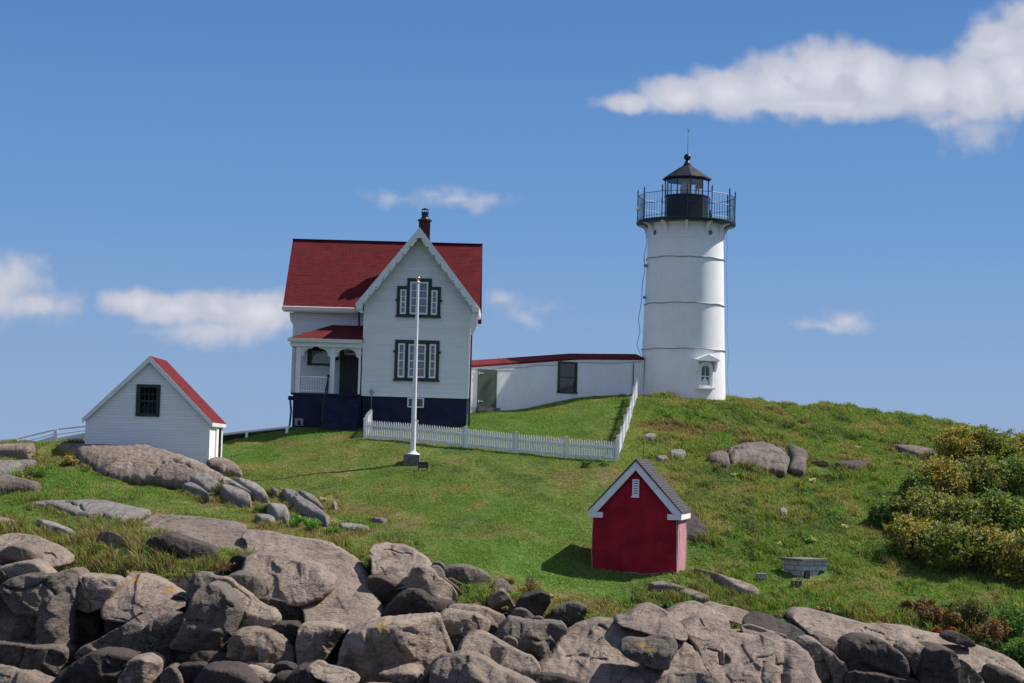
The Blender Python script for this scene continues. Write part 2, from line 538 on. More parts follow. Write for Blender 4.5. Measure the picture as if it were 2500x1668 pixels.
M['rock_tan'] = rock_mat('tan_granite', (0.285, 0.224, 0.182), (0.168, 0.131, 0.109), (0.050, 0.040, 0.036))
M['rock_grey'] = rock_mat('grey_granite', (0.175, 0.146, 0.123), (0.088, 0.073, 0.063), (0.030, 0.026, 0.024))  # grey stone, darkened to put shade into boulders lying mostly in shadow
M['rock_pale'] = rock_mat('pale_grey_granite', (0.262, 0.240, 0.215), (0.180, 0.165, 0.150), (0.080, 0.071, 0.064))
M['rock_dark'] = rock_mat('dark_granite', (0.085, 0.066, 0.056), (0.046, 0.037, 0.034), (0.018, 0.016, 0.016))  # dark stone, deepened further so shaded boulders carry their shade in the colour
M['rock_rust'] = rock_mat('rusty_granite', (0.22, 0.15, 0.09), (0.15, 0.10, 0.065), (0.06, 0.045, 0.035))
M['grass'] = leaf_mat('grass_blades', 1.0, 0.35, 0.6, 0.15)
M['leaf'] = leaf_mat('shrub_leaves', 1.0, 0.38, 0.55, 0.25)
# ------------------------------------------------------------------ the island: ground, water
GP = [  # photo px, photo py, distance: ground seen in the photograph
    (-250, 1092, 78), (0, 1089, 78), (130, 1087, 77), (0, 1200, 70), (0, 1300, 61), (0, 1400, 55.5), (0, 1540, 51.5), (0, 1668, 48.5), (-250, 1400, 55), (-250, 1668, 48),
    (208, 1090, 76), (400, 1115, 77), (510, 1132, 76), (541, 1131, 79.4), (400, 1165, 74), (200, 1150, 73), (200, 1210, 68), (400, 1215, 69), (400, 1260, 65), (200, 1300, 60.5), (400, 1320, 60), (300, 1400, 55), (400, 1420, 54.5), (400, 1540, 51.5), (400, 1668, 48.5),
    (600, 1062, 86), (600, 1120, 79), (600, 1180, 73), (640, 1260, 66), (640, 1330, 60.5), (640, 1420, 55.5), (640, 1540, 51.5), (640, 1668, 48.5),
    (720, 1040, 87), (800, 1045, 86.5), (890, 1076, 80), (900, 1150, 75), (900, 1250, 67), (900, 1310, 62), (900, 1370, 59.6), (920, 1420, 57.3), (920, 1540, 51.3), (920, 1668, 48.3),
    (1007, 1128, 76), (1007, 1082, 79.7), (1140, 1047, 86), (1145, 1020, 89), (1140, 1095, 79), (1150, 1200, 70), (1150, 1300, 62.5), (1150, 1370, 58), (1150, 1430, 54.5), (1150, 1540, 51.3), (1150, 1668, 48.3),
    (1150, 1005, 91), (1250, 1004, 91.8), (1330, 990, 92.6), (1400, 974, 93.2), (1470, 969, 94), (1300, 1040, 86), (1400, 1040, 86), (1400, 1118, 77.8), (1300, 1107, 78.4), (1400, 1200, 71), (1380, 1300, 64.3), (1380, 1390, 59.8), (1400, 1490, 54.8), (1400, 1560, 51.8), (1400, 1668, 48.5),
    (1510, 1127, 77), (1527, 1010, 88), (1560, 970, 94.5), (1560, 1050, 84.5), (1560, 1150, 75), (1560, 1260, 67), (1444, 1388, 60.6), (1655, 1401, 60), (1680, 1396, 62.5), (1600, 1480, 55.7), (1600, 1560, 52.3), (1600, 1668, 48.8),
    (1680, 974, 94), (1770, 976, 95), (1850, 985, 97), (1800, 1050, 87), (1800, 1120, 80), (1800, 1200, 73.5), (1800, 1300, 66.5), (1800, 1390, 61.8), (1800, 1470, 57), (1800, 1560, 53), (1800, 1668, 49.5),
    (1965, 1417, 61), (2020, 1420, 61), (2050, 1000, 97), (2050, 1060, 88), (2050, 1150, 78.5), (2050, 1250, 70.5), (2050, 1330, 65), (2050, 1490, 57), (2050, 1570, 53.5), (2050, 1668, 50.5),
    (2180, 1016, 95), (2320, 1048, 92), (2300, 1150, 80), (2300, 1300, 69), (2300, 1400, 63), (2300, 1500, 58), (2300, 1560, 55.5), (2300, 1640, 52.5), (2300, 1720, 50.5),
    (2500, 1100, 88), (2500, 1300, 71), (2500, 1420, 63), (2500, 1520, 58.5), (2500, 1620, 54.5), (2500, 1720, 51.5), (2800, 1250, 80), (2800, 1500, 62)]
WP = [  # world X, Y, Z beyond and outside the frame
    (8.95, 96, 14.52), (6.8, 96, 14.52), (11.1, 96, 14.52), (8.95, 98.2, 14.5), (8.9, 93.9, 14.5), (9, 104, 13.4), (9, 114, 9), (9, 124, 1), (-2, 95, 13.3), (-6.5, 92, 12.5), (-6.5, 88, 12.45), (-3, 88, 12.5), (-6, 98, 12),
    (-6, 110, 7), (-8, 124, -1), (-20, 90, 10.0), (-20, 105, 5), (-22, 120, -2), (-30, 80, 9), (-34, 95, 3), (-34, 65, 5), (-34, 50, 1), (26, 100, 12.5), (24, 115, 6), (26, 124, -1), (40, 95, 4), (38, 75, 4), (38, 60, 2),
    (-20, 44, 1.5), (-8, 44, 1.5), (4, 44, 1.5), (15, 45, 2.0), (24, 46, 2), (-20, 38, -2.5), (0, 38, -2.5), (20, 38, -2.5), (-15, 52.5, 6.2), (-44, 80, -3), (46, 80, -3)]
px, py, yy_ = (np.array(c, float) for c in zip(*GP))
yy_ = yy_ + (1.3 + 1.7 * np.clip((py - 1450) / 218, 0, 1.3)) * (py > 1430) * (py > np.interp(px, [0, 1800, 2050, 2300, 2500], [1400, 1440, 1500, 1560, 1640]))
gx, gz = at(px, py, yy_)
wx, wy, wz = (np.array(c, float) for c in zip(*WP))
CX, CY, CZ = np.r_[gx, wx], np.r_[yy_, wy], np.r_[gz, wz]


def _tps(d2):
    return 0.5 * d2 * np.log(d2 + 1e-9)


_n = len(CX)
_K = _tps((CX[:, None] - CX) ** 2 + (CY[:, None] - CY) ** 2) + np.eye(_n) * 1.5
_P = np.c_[np.ones(_n), CX, CY]
_sol = np.linalg.solve(np.block([[_K, _P], [_P.T, np.zeros((3, 3))]]), np.r_[CZ, 0, 0, 0])

GX0, GX1, GY0, GY1, GS = -46.0, 48.0, 36.0, 128.0, 0.25
gxs, gys = np.arange(GX0, GX1 + 1e-6, GS), np.arange(GY0, GY1 + 1e-6, GS)
TX, TY = np.meshgrid(gxs, gys)
TZ = np.empty(TX.size)
_fx, _fy = TX.ravel(), TY.ravel()
for i in range(0, TX.size, 8000):
    a, b = _fx[i:i + 8000], _fy[i:i + 8000]
    TZ[i:i + 8000] = _tps((a[:, None] - CX) ** 2 + (b[:, None] - CY) ** 2) @ _sol[:_n] + _sol[_n] + _sol[_n + 1] * a + _sol[_n + 2] * b
TZ = TZ.reshape(TX.shape)
# hummocks: soft on the mown lawn, rough on the hillside under the tower and at the edges
ROUGH = np.clip(sstep(TX, 4, 8) * sstep(TY, 57, 62) + sstep(TX, -8, -11) * 0.7, 0, 1)
lump = fbm(TX * 0.55, TY * 0.35, 0, 4, 3) * (0.10 + 0.22 * ROUGH) + fbm(TX * 1.9, TY * 1.2, 0, 3, 9) * (0.025 + 0.10 * ROUGH)
near_house = np.exp(-(((TX + 4) / 7) ** 2 + ((TY - 88) / 5) ** 2)) + np.exp(-(((TX - 9) / 3.2) ** 2 + ((TY - 96) / 3.2) ** 2))
TZ = TZ + lump * np.clip(1 - near_house, 0.1, 1)


def zt(X, Y):
    """ground height by bilinear lookup"""
    X, Y = np.asarray(X, float), np.asarray(Y, float)
    fx = np.clip((X - GX0) / GS, 0, len(gxs) - 1.001)
    fy = np.clip((Y - GY0) / GS, 0, len(gys) - 1.001)
    ix, iy = fx.astype(int), fy.astype(int)
    fx, fy = fx - ix, fy - iy
    return (TZ[iy, ix] * (1 - fx) * (1 - fy) + TZ[iy, ix + 1] * fx * (1 - fy) + TZ[iy + 1, ix] * (1 - fx) * fy + TZ[iy + 1, ix + 1] * fx * fy)


def hit(px, py, y0=44.0, y1=100.0):
    """distance at which the sight line of a photo pixel first meets the ground (100 m when it never does)"""
    px, py = np.atleast_1d(np.asarray(px, float)), np.atleast_1d(np.asarray(py, float))
    ys = np.arange(y0, y1, 0.1)
    out = np.full(len(px), y1)
    for i in range(len(px)):
        X, Z = at(px[i], py[i], ys)
        k = np.nonzero(Z <= zt(X, ys))[0]
        if len(k):
            out[i] = ys[k[0]]
    return out


EDGE = [(-400, 1330), (0, 1325), (60, 1345), (120, 1385), (190, 1408), (300, 1420), (400, 1412), (520, 1400), (600, 1400), (700, 1360), (826, 1350), (870, 1400), (910, 1410), (930, 1352), (970, 1355), (1030, 1385), (1100, 1455), (1150, 1482),
        (1230, 1478), (1290, 1492), (1350, 1515), (1440, 1518), (1510, 1516), (1600, 1480), (1720, 1490), (1850, 1530), (1920, 1500), (2010, 1490), (2100, 1520), (2250, 1545), (2330, 1560), (2420, 1610), (2520, 1680), (3000, 1800)]
EX, EYY = (np.array(c, float) for c in zip(*EDGE))


def veg_at(X, Y, Z):
    """1 where turf grows, 0 on the bare shore"""
    qx, qy = proj(X, Y, Z)
    e = np.interp(qx, EX, EYY) + fbm(X * 1.3, Y * 1.3, 2.0, 3, 21) * 16
    v = sstep(e - qy, -6, 8) * (np.asarray(Y) > 47)
    return v * sstep(Z, 3.0, 5.0)


def turf_colour(X, Y, bright):
    """living green, dry straw and brown patches of the turf (albedo)"""
    a = fbm(X * 0.22, Y * 0.14, 0, 4, 31)
    b = fbm(X * 0.9, Y * 0.55, 0, 4, 57)
    c = fbm(X * 0.11 + 3, Y * 0.35, 0, 3, 77)
    rough = np.clip(sstep(X, 4, 8) * sstep(Y, 57, 62), 0, 1)
    g1, g2 = np.array([0.135, 0.245, 0.042]), np.array([0.200, 0.255, 0.062])
    dry, brn, deep = np.array([0.310, 0.265, 0.105]), np.array([0.215, 0.155, 0.070]), np.array([0.075, 0.150, 0.042])
    k = sstep(a, -0.35, 0.4)[:, None]
    col = g1 * (1 - k) + g2 * k
    k = (sstep(b + 0.45 * c + 0.14 * rough, 0.10, 0.50) * 0.74)[:, None]
    col = col * (1 - k) + dry * k
    k = (sstep(-b + 0.3 * a, 0.20, 0.55) * (0.5 + 0.35 * rough))[:, None]
    col = col * (1 - k) + deep * k
    k = (sstep(c + b * 0.5, 0.26, 0.55) * (0.38 + 0.38 * rough))[:, None]
    col = col * (1 - k) + brn * k
    return col * np.asarray(bright)[:, None]


vegT = veg_at(_fx, _fy, TZ.ravel())
tc = turf_colour(_fx, _fy, np.full(_fx.size, 0.75))
m, t = new_mat('island_ground')
a_t = t.n('ShaderNodeAttribute', attribute_name='tint').outputs['Color']
a_v = t.n('ShaderNodeAttribute', attribute_name='veg').outputs['Fac']
pos = t.n('ShaderNodeNewGeometry').outputs['Position']
n1, n2 = t.noise(pos, 5.0, 5, 0.65), t.noise(pos, 22.0, 3, 0.6)
gcol = t.mix(t.smooth(n1, 0.35, 0.7), t.mix(1.0, a_t, (0.6, 0.62, 0.6), 'MULTIPLY'), t.mix(1.0, a_t, (1.15, 1.1, 1.1), 'MULTIPLY'))
gcol = t.mix(t.math('MULTIPLY', t.smooth(n2, 0.5, 0.7), 0.5), gcol, (0.022, 0.022, 0.012))
rcol = t.mix(t.smooth(n1, 0.35, 0.65), (0.018, 0.015, 0.014), (0.055, 0.046, 0.042))
b = t.n('ShaderNodeBsdfPrincipled', i_Base_Color=t.mix(t.smooth(t.math('ADD', a_v, t.math('MULTIPLY', t.math('SUBTRACT', n2, 0.5), 0.6)), 0.4, 0.6), rcol, gcol), i_Roughness=0.95)
b.inputs['Specular IOR Level'].default_value = 0.1
finish(t, b, t.math('ADD', n1, t.math('MULTIPLY', n2, 0.4)), 0.8, 0.12)
ny, nx = TX.shape
idx = np.arange(nx * ny).reshape(ny, nx)
quads = np.stack([idx[:-1, :-1], idx[:-1, 1:], idx[1:, 1:], idx[1:, :-1]], -1).reshape(-1, 4)
ground = raw_mesh('ground', np.c_[_fx, _fy, TZ.ravel()], quads, m, None, {'tint': tc, 'veg': vegT}, True)
tag(ground, kind='structure')

m, t = new_mat('sea_water')
pos = t.n('ShaderNodeNewGeometry').outputs['Position']
b = t.n('ShaderNodeBsdfPrincipled', i_Base_Color=(0.015, 0.05, 0.075, 1), i_Roughness=0.12)
b.inputs['IOR'].default_value = 1.33
finish(t, b, t.math('ADD', t.noise(pos, 0.35, 4, 0.6), t.math('MULTIPLY', t.noise(pos, 2.2, 3, 0.6), 0.3)), 0.6, 0.5)
water = link_mesh('water', [(-25000, -4000, 0), (25000, -4000, 0), (25000, 40000, 0), (-25000, 40000, 0)], [(0, 1, 2, 3)], m)
tag(water, kind='structure')
# ------------------------------------------------------------------ rocks
TILES = {'1': (.2601, 0, 1260), '2': (.2601, 400, 1260), '3': (.23474, 800, 1300), '4': (.18365, 1200, 1380), '5': (.21277, 1500, 1380),
         '6': (.23404, 1950, 1380), '7': (.21277, 0, 1060), '8': (.23404, 450, 1100), '9': (.28085, 1640, 980), 'P': (1, 0, 0)}
OUTLINES = []          # turf outcrops, so that no blade grows through them


def tp(tile, pts):
    k, x0, y0 = TILES[tile]
    return [(x0 + k * x, y0 + k * y) for x, y in pts]


def chaikin(p, it=2):
    for _ in range(it):
        q = np.roll(p, -1, 0)
        p = np.stack([p * .85 + q * .15, p * .15 + q * .85], 1).reshape(-1, 2)
    return p


def inside(p, poly):
    x, y = p[:, 0], p[:, 1]
    r = np.zeros(len(p), bool)
    for (x0, y0), (x1, y1) in zip(poly, np.roll(poly, -1, 0)):
        c = (y0 > y) != (y1 > y)
        if c.any():
            r ^= c & (x < (x1 - x0) * (y - y0) / (y1 - y0 + 1e-12) + x0)
    return r


def seg_dist(p, a, b):
    """distance of every point to every segment"""
    ab = b - a
    k = np.clip(((p[:, None] - a) * ab).sum(-1) / ((ab * ab).sum(-1) + 1e-9), 0, 1)
    return np.hypot(*np.moveaxis(p[:, None] - (a + k[..., None] * ab), -1, 0))


ROCK_N = [0]
SIDE = {'u': (0, -1), 'd': (0, 1), 'r': (1, 0), 'l': (-1, 0)}


def rock(name, label, tile, pts, Y, D=0.8, cr=(), mat='rock_tan', rnd=0.33, cracks=(), lichen=(), lift=None, rough=1.0, back=None, group=None, fine=1.0, overhang=None):
    """a boulder or ledge. pts: its outline; Y: its distance; D: how far it bulges towards the shore; cr: edges beyond which a face falls back
    (side, x0, y0, x1, y1, slope); cracks: grooves; lift: the outline lies on the turf and the rock rises this much out of it"""
    ROCK_N[0] += 1
    if overhang is None: overhang = 0.0 if isinstance(Y, tuple) else 0.20
    sd = ROCK_N[0]
    k0 = TILES[tile][0]
    P = chaikin(np.array(tp(tile, pts), float))
    if lift is None:                                    # neighbours butt against each other
        nx = np.roll(P, -1, 0) - np.roll(P, 1, 0)
        nx = np.c_[nx[:, 1], -nx[:, 0]] / (np.hypot(*nx.T)[:, None] + 1e-9)
        sg = np.sign((P[:, 0] * np.roll(P[:, 1], -1) - P[:, 1] * np.roll(P[:, 0], -1)).sum())
        P = P + nx * sg * 6.5
    ln = np.hypot(*(np.roll(P, -1, 0) - P).T)
    per = ln.sum()
    area = abs((P[:, 0] * np.roll(P[:, 1], -1) - P[:, 1] * np.roll(P[:, 0], -1)).sum()) / 2
    h = max(1.6, math.sqrt(area / 4200.0)) / fine
    s_ = np.r_[0, np.cumsum(ln)]
    nb = max(24, int(per / h))
    q = np.linspace(0, per, nb, endpoint=False)
    PP = np.r_[P, P[:1]]
    B = np.c_[np.interp(q, s_, PP[:, 0]), np.interp(q, s_, PP[:, 1])]
    jit = min(3.2, 0.02 * math.sqrt(area)) * rough
    B = B + np.c_[fbm(B[:, 0] * .05, B[:, 1] * .05, sd, 3, 5), fbm(B[:, 0] * .05, B[:, 1] * .05, sd + 50, 3, 6)] * jit
    x0, y0 = B.min(0)
    x1, y1 = B.max(0)
    g = np.stack(np.meshgrid(np.arange(x0, x1, h), np.arange(y0, y1, h)), -1).reshape(-1, 2)
    g = g + RNG.uniform(-.3, .3, g.shape) * h
    g = g[inside(g, B)]
    db = seg_dist(g, B, np.roll(B, -1, 0)).min(1)
    g, db = g[db > .55 * h], db[db > .55 * h]
    allp = np.r_[B, g]
    r = geometry.delaunay_2d_cdt([Vector(p) for p in allp], [(i, (i + 1) % nb) for i in range(nb)], [], 1, 1e-4)
    V2 = np.array([tuple(v) for v in r[0]])
    tri = np.array(r[2], int)
    src = [o[0] if len(o) else -1 for o in r[3]]
    isb = np.array([0 <= i < nb for i in src])
    d = seg_dist(V2, B, np.roll(B, -1, 0)).min(1)
    d[isb] = 0
    if isinstance(Y, tuple):
        Yb = Y[0] + (Y[1] - Y[0]) * (V2[:, 1] - y0) / max(1, y1 - y0)
    elif Y is None:
        cxy = V2[::max(1, len(V2) // 60)]
        hy = hit(cxy[:, 0], cxy[:, 1])
        ok = hy < 99
        A = np.c_[np.ones(ok.sum()), cxy[ok]]
        co = np.linalg.lstsq(A, hy[ok], rcond=None)[0]
        Yb = np.clip(co[0] + V2 @ co[1:], hy[ok].min() - 1, hy[ok].max() + 1)
    else:
        Yb = np.full(len(V2), float(Y))
    s = float(np.mean(Yb)) / F_PX                       # metres per pixel
    X, Z = at(V2[:, 0], V2[:, 1], Yb)
    dm = d * s
    dmax = dm.max()
    Rr = max(0.05, rnd * (1.0 if lift is None else 2.0) * dmax)
    if lift is None and rnd < 0.34: Rr = min(Rr, 0.34)
    pw = 2.9 if lift is None else 2.0
    pil = np.clip(1 - (1 - np.clip(dm / Rr, 0, 1)) ** pw, 0, 1) ** (1 / pw)
    top = lift if lift is not None else D
    tp_ = top * 1.06 * pil
    fall = np.zeros(len(V2))
    for side, ax, ay, bx, by, gr in cr:
        (ax, ay), (bx, by) = tp(tile, [(ax, ay), (bx, by)])
        n = np.array([-(by - ay), bx - ax])
        n = n / np.hypot(*n)
        if n @ np.array(SIDE[side]) < 0:
            n = -n
        wob = fbm(V2[:, 0] * .02, V2[:, 1] * .02, sd * 3.1, 3, 8) * 0.10 * math.sqrt(area) * s
        e = (V2 - np.array([ax, ay])) @ n * s + wob
        wd = 0.05
        fall += (gr * wd * np.logaddexp(0, np.clip(e / wd, -40, 400))) ** 3
    tpl = top - fall ** (1 / 3.0)
    size = math.sqrt(area) * s
    if lift is None:
        # joint-bounded facets: each cell its own tilted plane, with small steps where the granite has parted
        rg_ = np.random.default_rng(500 + sd)
        for cell, tilt, step in ((0.95, 0.23, 0.080), (0.36, 0.13, 0.022)):
            nc = int(np.clip((size / cell) ** 2 * 1.1, 3, 160))
            c = V2[rg_.integers(0, len(V2), nc)] * s
            q = V2 * s
            q = q + np.c_[fbm(q[:, 0] * 1.5, q[:, 1] * 1.5, sd, 3, 61), fbm(q[:, 0] * 1.5, q[:, 1] * 1.5, sd, 3, 62)] * 0.16 * cell
            an = np.array([1.0, 0.72])
            dc = np.hypot(*np.moveaxis((q[:, None] - c) * an, -1, 0))
            pl = ((q[:, None] - c) * (rg_.normal(0, tilt, (nc, 2)))).sum(-1) + rg_.normal(0, step, nc)
            wgt = np.exp(-(dc - dc.min(1)[:, None]) / (0.035 * cell))
            tpl = tpl + (pl * wgt).sum(1) / wgt.sum(1) * min(1.3, rough) * min(1, size / 1.2)
        tpl = tpl - overhang * (V2[:, 1] - y0) * s
    kk = 15.0 / max(0.35, min(1.2, top))
    tt = -np.logaddexp(-kk * tpl, -kk * tp_) / kk
    tt = np.maximum(tt, 0.14 * tp_)
    size = math.sqrt(area) * s
    edge = np.clip(dm / 0.12, 0, 1)
    amp = (0.014 if lift is None else 0.010) * min(1.6, size) * rough
    f1 = 1.1 / max(0.5, min(2.2, size))
    tt = tt + (fbm(X * f1 * 1.6, Z * f1 * 1.6, sd * 7.7, 5, 40, 0.55) * amp * 2.4 - np.abs(fbm(X * f1 * 2.3, Z * f1 * 2.3, sd * 1.7, 4, 90, 0.55)) * amp * 1.6
               + fbm(X * 7, Z * 7, sd, 3, 71) * 0.022 * rough) * edge
    for ck in cracks:
        c = np.array(tp(tile, ck))
        dd = seg_dist(V2 + np.c_[fbm(X * 2, Z * 2, sd, 3, 4), fbm(X * 2, Z * 2, sd + 9, 3, 4)] * 13.0, c[:-1], c[1:]).min(1) * s
        run = np.clip(.45 + 1.9 * fbm(X * 1.1, Z * 1.1, sd + 3 + len(ck), 2, 33), 0, 1)
        tt = tt - (0.15 * np.exp(-(dd / (0.012 + 0.014 * run)) ** 2) + 0.03 * np.exp(-(dd / 0.08) ** 2)) * edge * run
    li = np.zeros(len(V2))
    for lx, ly, lr in lichen:
        c = np.array(tp(tile, [(lx, ly)])[0])
        li = np.maximum(li, np.clip(1.15 - np.hypot((V2[:, 0] - c[0]), (V2[:, 1] - c[1]) * 1.9) / (lr * k0), 0, 1))
    if lift is not None:
        dirn = np.array([0.0, -0.42, 0.9])
        base = np.c_[X, Yb, Z]
        F = base + tt[:, None] * dirn
        bk = base - (0.10 + 0.45 * pil)[:, None] * np.array([0, -0.2, 1.0])
        OUTLINES.append(B)
    else:
        F = np.c_[X, Yb - tt, Z]
        bb = (back if back is not None else 0.35 * D + 0.35 * (y1 - y0) * s) * pil
        bk = np.c_[X, Yb + bb, Z]
    nv = len(V2)
    bid = np.where(isb, np.arange(nv), np.arange(nv) + nv)
    V = np.r_[F, bk]
    T = np.r_[tri, bid[tri][:, ::-1]]
    a, b_, c_ = V[tri[:, 0]], V[tri[:, 1]], V[tri[:, 2]]
    nrm = np.cross(b_ - a, c_ - a).sum(0)
    if (nrm @ (np.array([0, -.42, .9]) if lift is not None else np.array([0, -1., 0]))) < 0:
        T = T[:, ::-1]
    used = np.unique(T)
    rm = np.full(len(V), -1)
    rm[used] = np.arange(len(used))
    C = V[used].mean(0)
    zmin = V[used][:, 2].min()
    root = np.array([C[0], C[1], zmin])
    o = raw_mesh(name, V[used] - root, rm[T], M[mat], None, {'lichen': np.r_[li, li * 0][used]}, True)
    o.location = root
    return tag(o, label, 'rock' if name != 'boulder' else 'boulder', group)


SH, LE = 'boulders piled along the shore', 'granite ledges in the turf'


def bo(label, tile, pts, Y, D, cr=(), mat='rock_tan', **k):
    return rock('boulder', label, tile, pts, Y, D, cr, mat, group=SH, **k)


def le(label, tile, pts, lift, cr=(), mat='rock_pale', Y=None, **k):
    return rock('rock_ledge', label, tile, pts, Y, 0.5, cr, mat, lift=lift, group=LE, **k)
# ---- shore, far left stack
bo("rounded ledge with a sunlit crown, uppermost on the left edge of the shore", '1', [(-90, 330), (20, 215), (90, 180), (200, 190), (330, 215), (450, 265), (560, 310), (650, 380), (640, 430), (560, 460), (450, 480), (300, 480), (100, 470), (-90, 450)], (56.2, 54.6), 0.9,
   [('u', 150, 280, 620, 470, 1.5), ('r', 330, 260, 460, 480, .5)], cracks=[[(290, 260), (380, 330), (430, 450)], [(400, 330), (520, 350), (640, 420)]])
bo("dome with a dark front and a thin bright right rim under the uppermost left ledge", '1', [(-90, 500), (-90, 390), (60, 340), (130, 290), (210, 268), (300, 300), (370, 370), (430, 450), (470, 510), (360, 540), (100, 560), (-90, 560)], 54.0, 0.9,
   [('r', 310, 300, 440, 500, 1.5), ('u', -60, 360, 300, 300, .6)], cracks=[[(-60, 470), (60, 490), (130, 560)]])
bo("flat slab with a pale upper rim beneath the dark left dome", '1', [(60, 480), (200, 445), (350, 425), (400, 450), (480, 530), (520, 570), (440, 610), (150, 600), (80, 550)], 53.5, 0.8, [('r', 380, 430, 470, 580, 1.3), ('u', 80, 470, 360, 440, 1.2)])
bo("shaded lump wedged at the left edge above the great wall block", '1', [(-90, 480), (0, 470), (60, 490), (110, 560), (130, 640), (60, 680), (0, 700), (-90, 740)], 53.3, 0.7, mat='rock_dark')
bo("great wall block with a dark flat front and sunlit right flank at the left edge", '1', [(100, 640), (200, 570), (300, 555), (430, 560), (490, 560), (600, 530), (720, 510), (770, 570), (760, 620), (720, 690), (715, 760), (690, 840), (675, 960), (680, 1245), (600, 1200), (300, 1186), (100, 1155), (-90, 1140), (-90, 790), (50, 710)],
   52.6, 1.5, [('r', 540, 560, 590, 1200, 1.25), ('u', 100, 690, 620, 580, .75)], mat='rock_grey', rnd=.16, cracks=[[(100, 640), (300, 660), (480, 600), (600, 740)], [(20, 720), (200, 640), (330, 590)]], rough=1.3)
bo("lower wall block with a jagged sunlit corner below the great wall block", '1', [(-90, 1150), (100, 1165), (300, 1192), (560, 1205), (620, 1220), (672, 1250), (665, 1330), (640, 1440), (600, 1568), (560, 1690), (-90, 1690)], 52.0, 1.3, [('r', 520, 1180, 520, 1620, 1.2)], mat='rock_grey', rnd=.15, cracks=[[(340, 1190), (320, 1300), (240, 1460)]], rough=1.2)
bo("rough pale-topped slab in the bottom left corner", '1', [(-90, 1430), (0, 1430), (150, 1465), (280, 1480), (350, 1500), (420, 1530), (520, 1568), (560, 1640), (500, 1760), (-90, 1760)], 49.6, 0.9, [('u', -60, 1510, 480, 1600, 1.4)], rough=1.6)
bo("broken brown block hanging under the flowering turf, right of the great wall block", '1', [(780, 560), (1000, 570), (1125, 595), (1130, 630), (1080, 740), (1040, 840), (950, 860), (870, 875), (730, 830), (720, 720), (760, 640)], 53.2, 0.9, [('u', 760, 650, 1100, 690, .9), ('r', 1010, 600, 1000, 860, .5)], cracks=[[(830, 560), (900, 700), (870, 870)], [(930, 630), (900, 760), (1040, 780)]], rough=1.6)
bo("broad boulder with a smooth sunlit top and orange lichen in the left cliff", '1', [(1130, 630), (1200, 600), (1230, 565), (1330, 558), (1450, 590), (1560, 650), (1700, 740), (1770, 770), (1770, 820), (1690, 860), (1695, 910), (1600, 920), (1540, 955), (1400, 1040), (1300, 965), (1040, 945), (1030, 880), (1070, 760), (1100, 660)],
   (54.2, 52.6), 1.3, [('u', 1120, 790, 1650, 850, 1.5)], lichen=[(1310, 590, 120), (1620, 690, 90)], cracks=[[(1060, 930), (1300, 940), (1420, 890)]])
bo("low dark chock between the lichened boulder and the leaning block", '1', [(1640, 750), (1760, 760), (1780, 850), (1740, 960), (1690, 930), (1690, 860)], 53.0, 0.4, mat='rock_dark')
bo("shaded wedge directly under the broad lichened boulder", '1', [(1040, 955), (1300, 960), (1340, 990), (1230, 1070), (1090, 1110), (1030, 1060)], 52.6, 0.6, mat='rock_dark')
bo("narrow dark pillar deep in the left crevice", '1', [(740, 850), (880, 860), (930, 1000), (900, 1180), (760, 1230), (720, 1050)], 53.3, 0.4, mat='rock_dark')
bo("dark broad-backed rock in shade under the crevice", '1', [(930, 1180), (1060, 1100), (1270, 990), (1390, 1035), (1385, 1120), (1360, 1250), (1340, 1330), (1100, 1320), (900, 1310), (740, 1310), (800, 1230)], 51.9, 0.8, [('u', 900, 1190, 1350, 1060, .35)], mat='rock_grey')
bo("egg-shaped grey rock with a sunlit tip below the lichened boulder", '1', [(1400, 1050), (1450, 1000), (1540, 945), (1610, 915), (1690, 940), (1740, 980), (1720, 1090), (1650, 1170), (1540, 1220), (1500, 1310), (1360, 1280), (1370, 1150)], 51.8, 0.9, [('u', 1500, 1000, 1740, 1020, 1.3)], mat='rock_grey')
bo("low rounded rock under the egg-shaped one", '1', [(1500, 1230), (1660, 1190), (1800, 1280), (1780, 1380), (1600, 1400), (1480, 1340)], 51.2, 0.6, mat='rock_dark')
bo("sharp-ridged dark boulder with a thin bright crest low in the left cliff", '1', [(620, 1460), (760, 1370), (880, 1290), (950, 1265), (1160, 1280), (1290, 1320), (1270, 1400), (1200, 1500), (1180, 1700), (560, 1700)], 50.0, 1.2, [('u', 700, 1420, 950, 1290, 1.2), ('u', 930, 1285, 1300, 1335, 1.4), ('r', 1220, 1330, 1140, 1480, 1.0)], rnd=.2, mat='rock_dark')
bo("upright square block with a bright right face beside the sharp-ridged boulder", '1', [(1290, 1325), (1400, 1316), (1480, 1350), (1500, 1390), (1495, 1720), (1180, 1720), (1200, 1500), (1270, 1390)], 49.7, 1.2, [('r', 1400, 1320, 1388, 1700, 2.2), ('u', 1260, 1335, 1480, 1340, 1.4)], rnd=.1)
bo("small leaning shard right of the square block", '1', [(1560, 1450), (1640, 1405), (1700, 1470), (1730, 1580), (1720, 1720), (1530, 1720)], 49.6, 0.6, [('r', 1690, 1450, 1700, 1700, .8)], mat='rock_grey')
bo("flat shaded block behind the leaning shard", '1', [(1690, 1400), (1900, 1390), (2000, 1420), (1980, 1560), (1900, 1720), (1740, 1720), (1740, 1560)], 49.8, 0.5, [('u', 1700, 1420, 2000, 1430, .7)], mat='rock_dark')
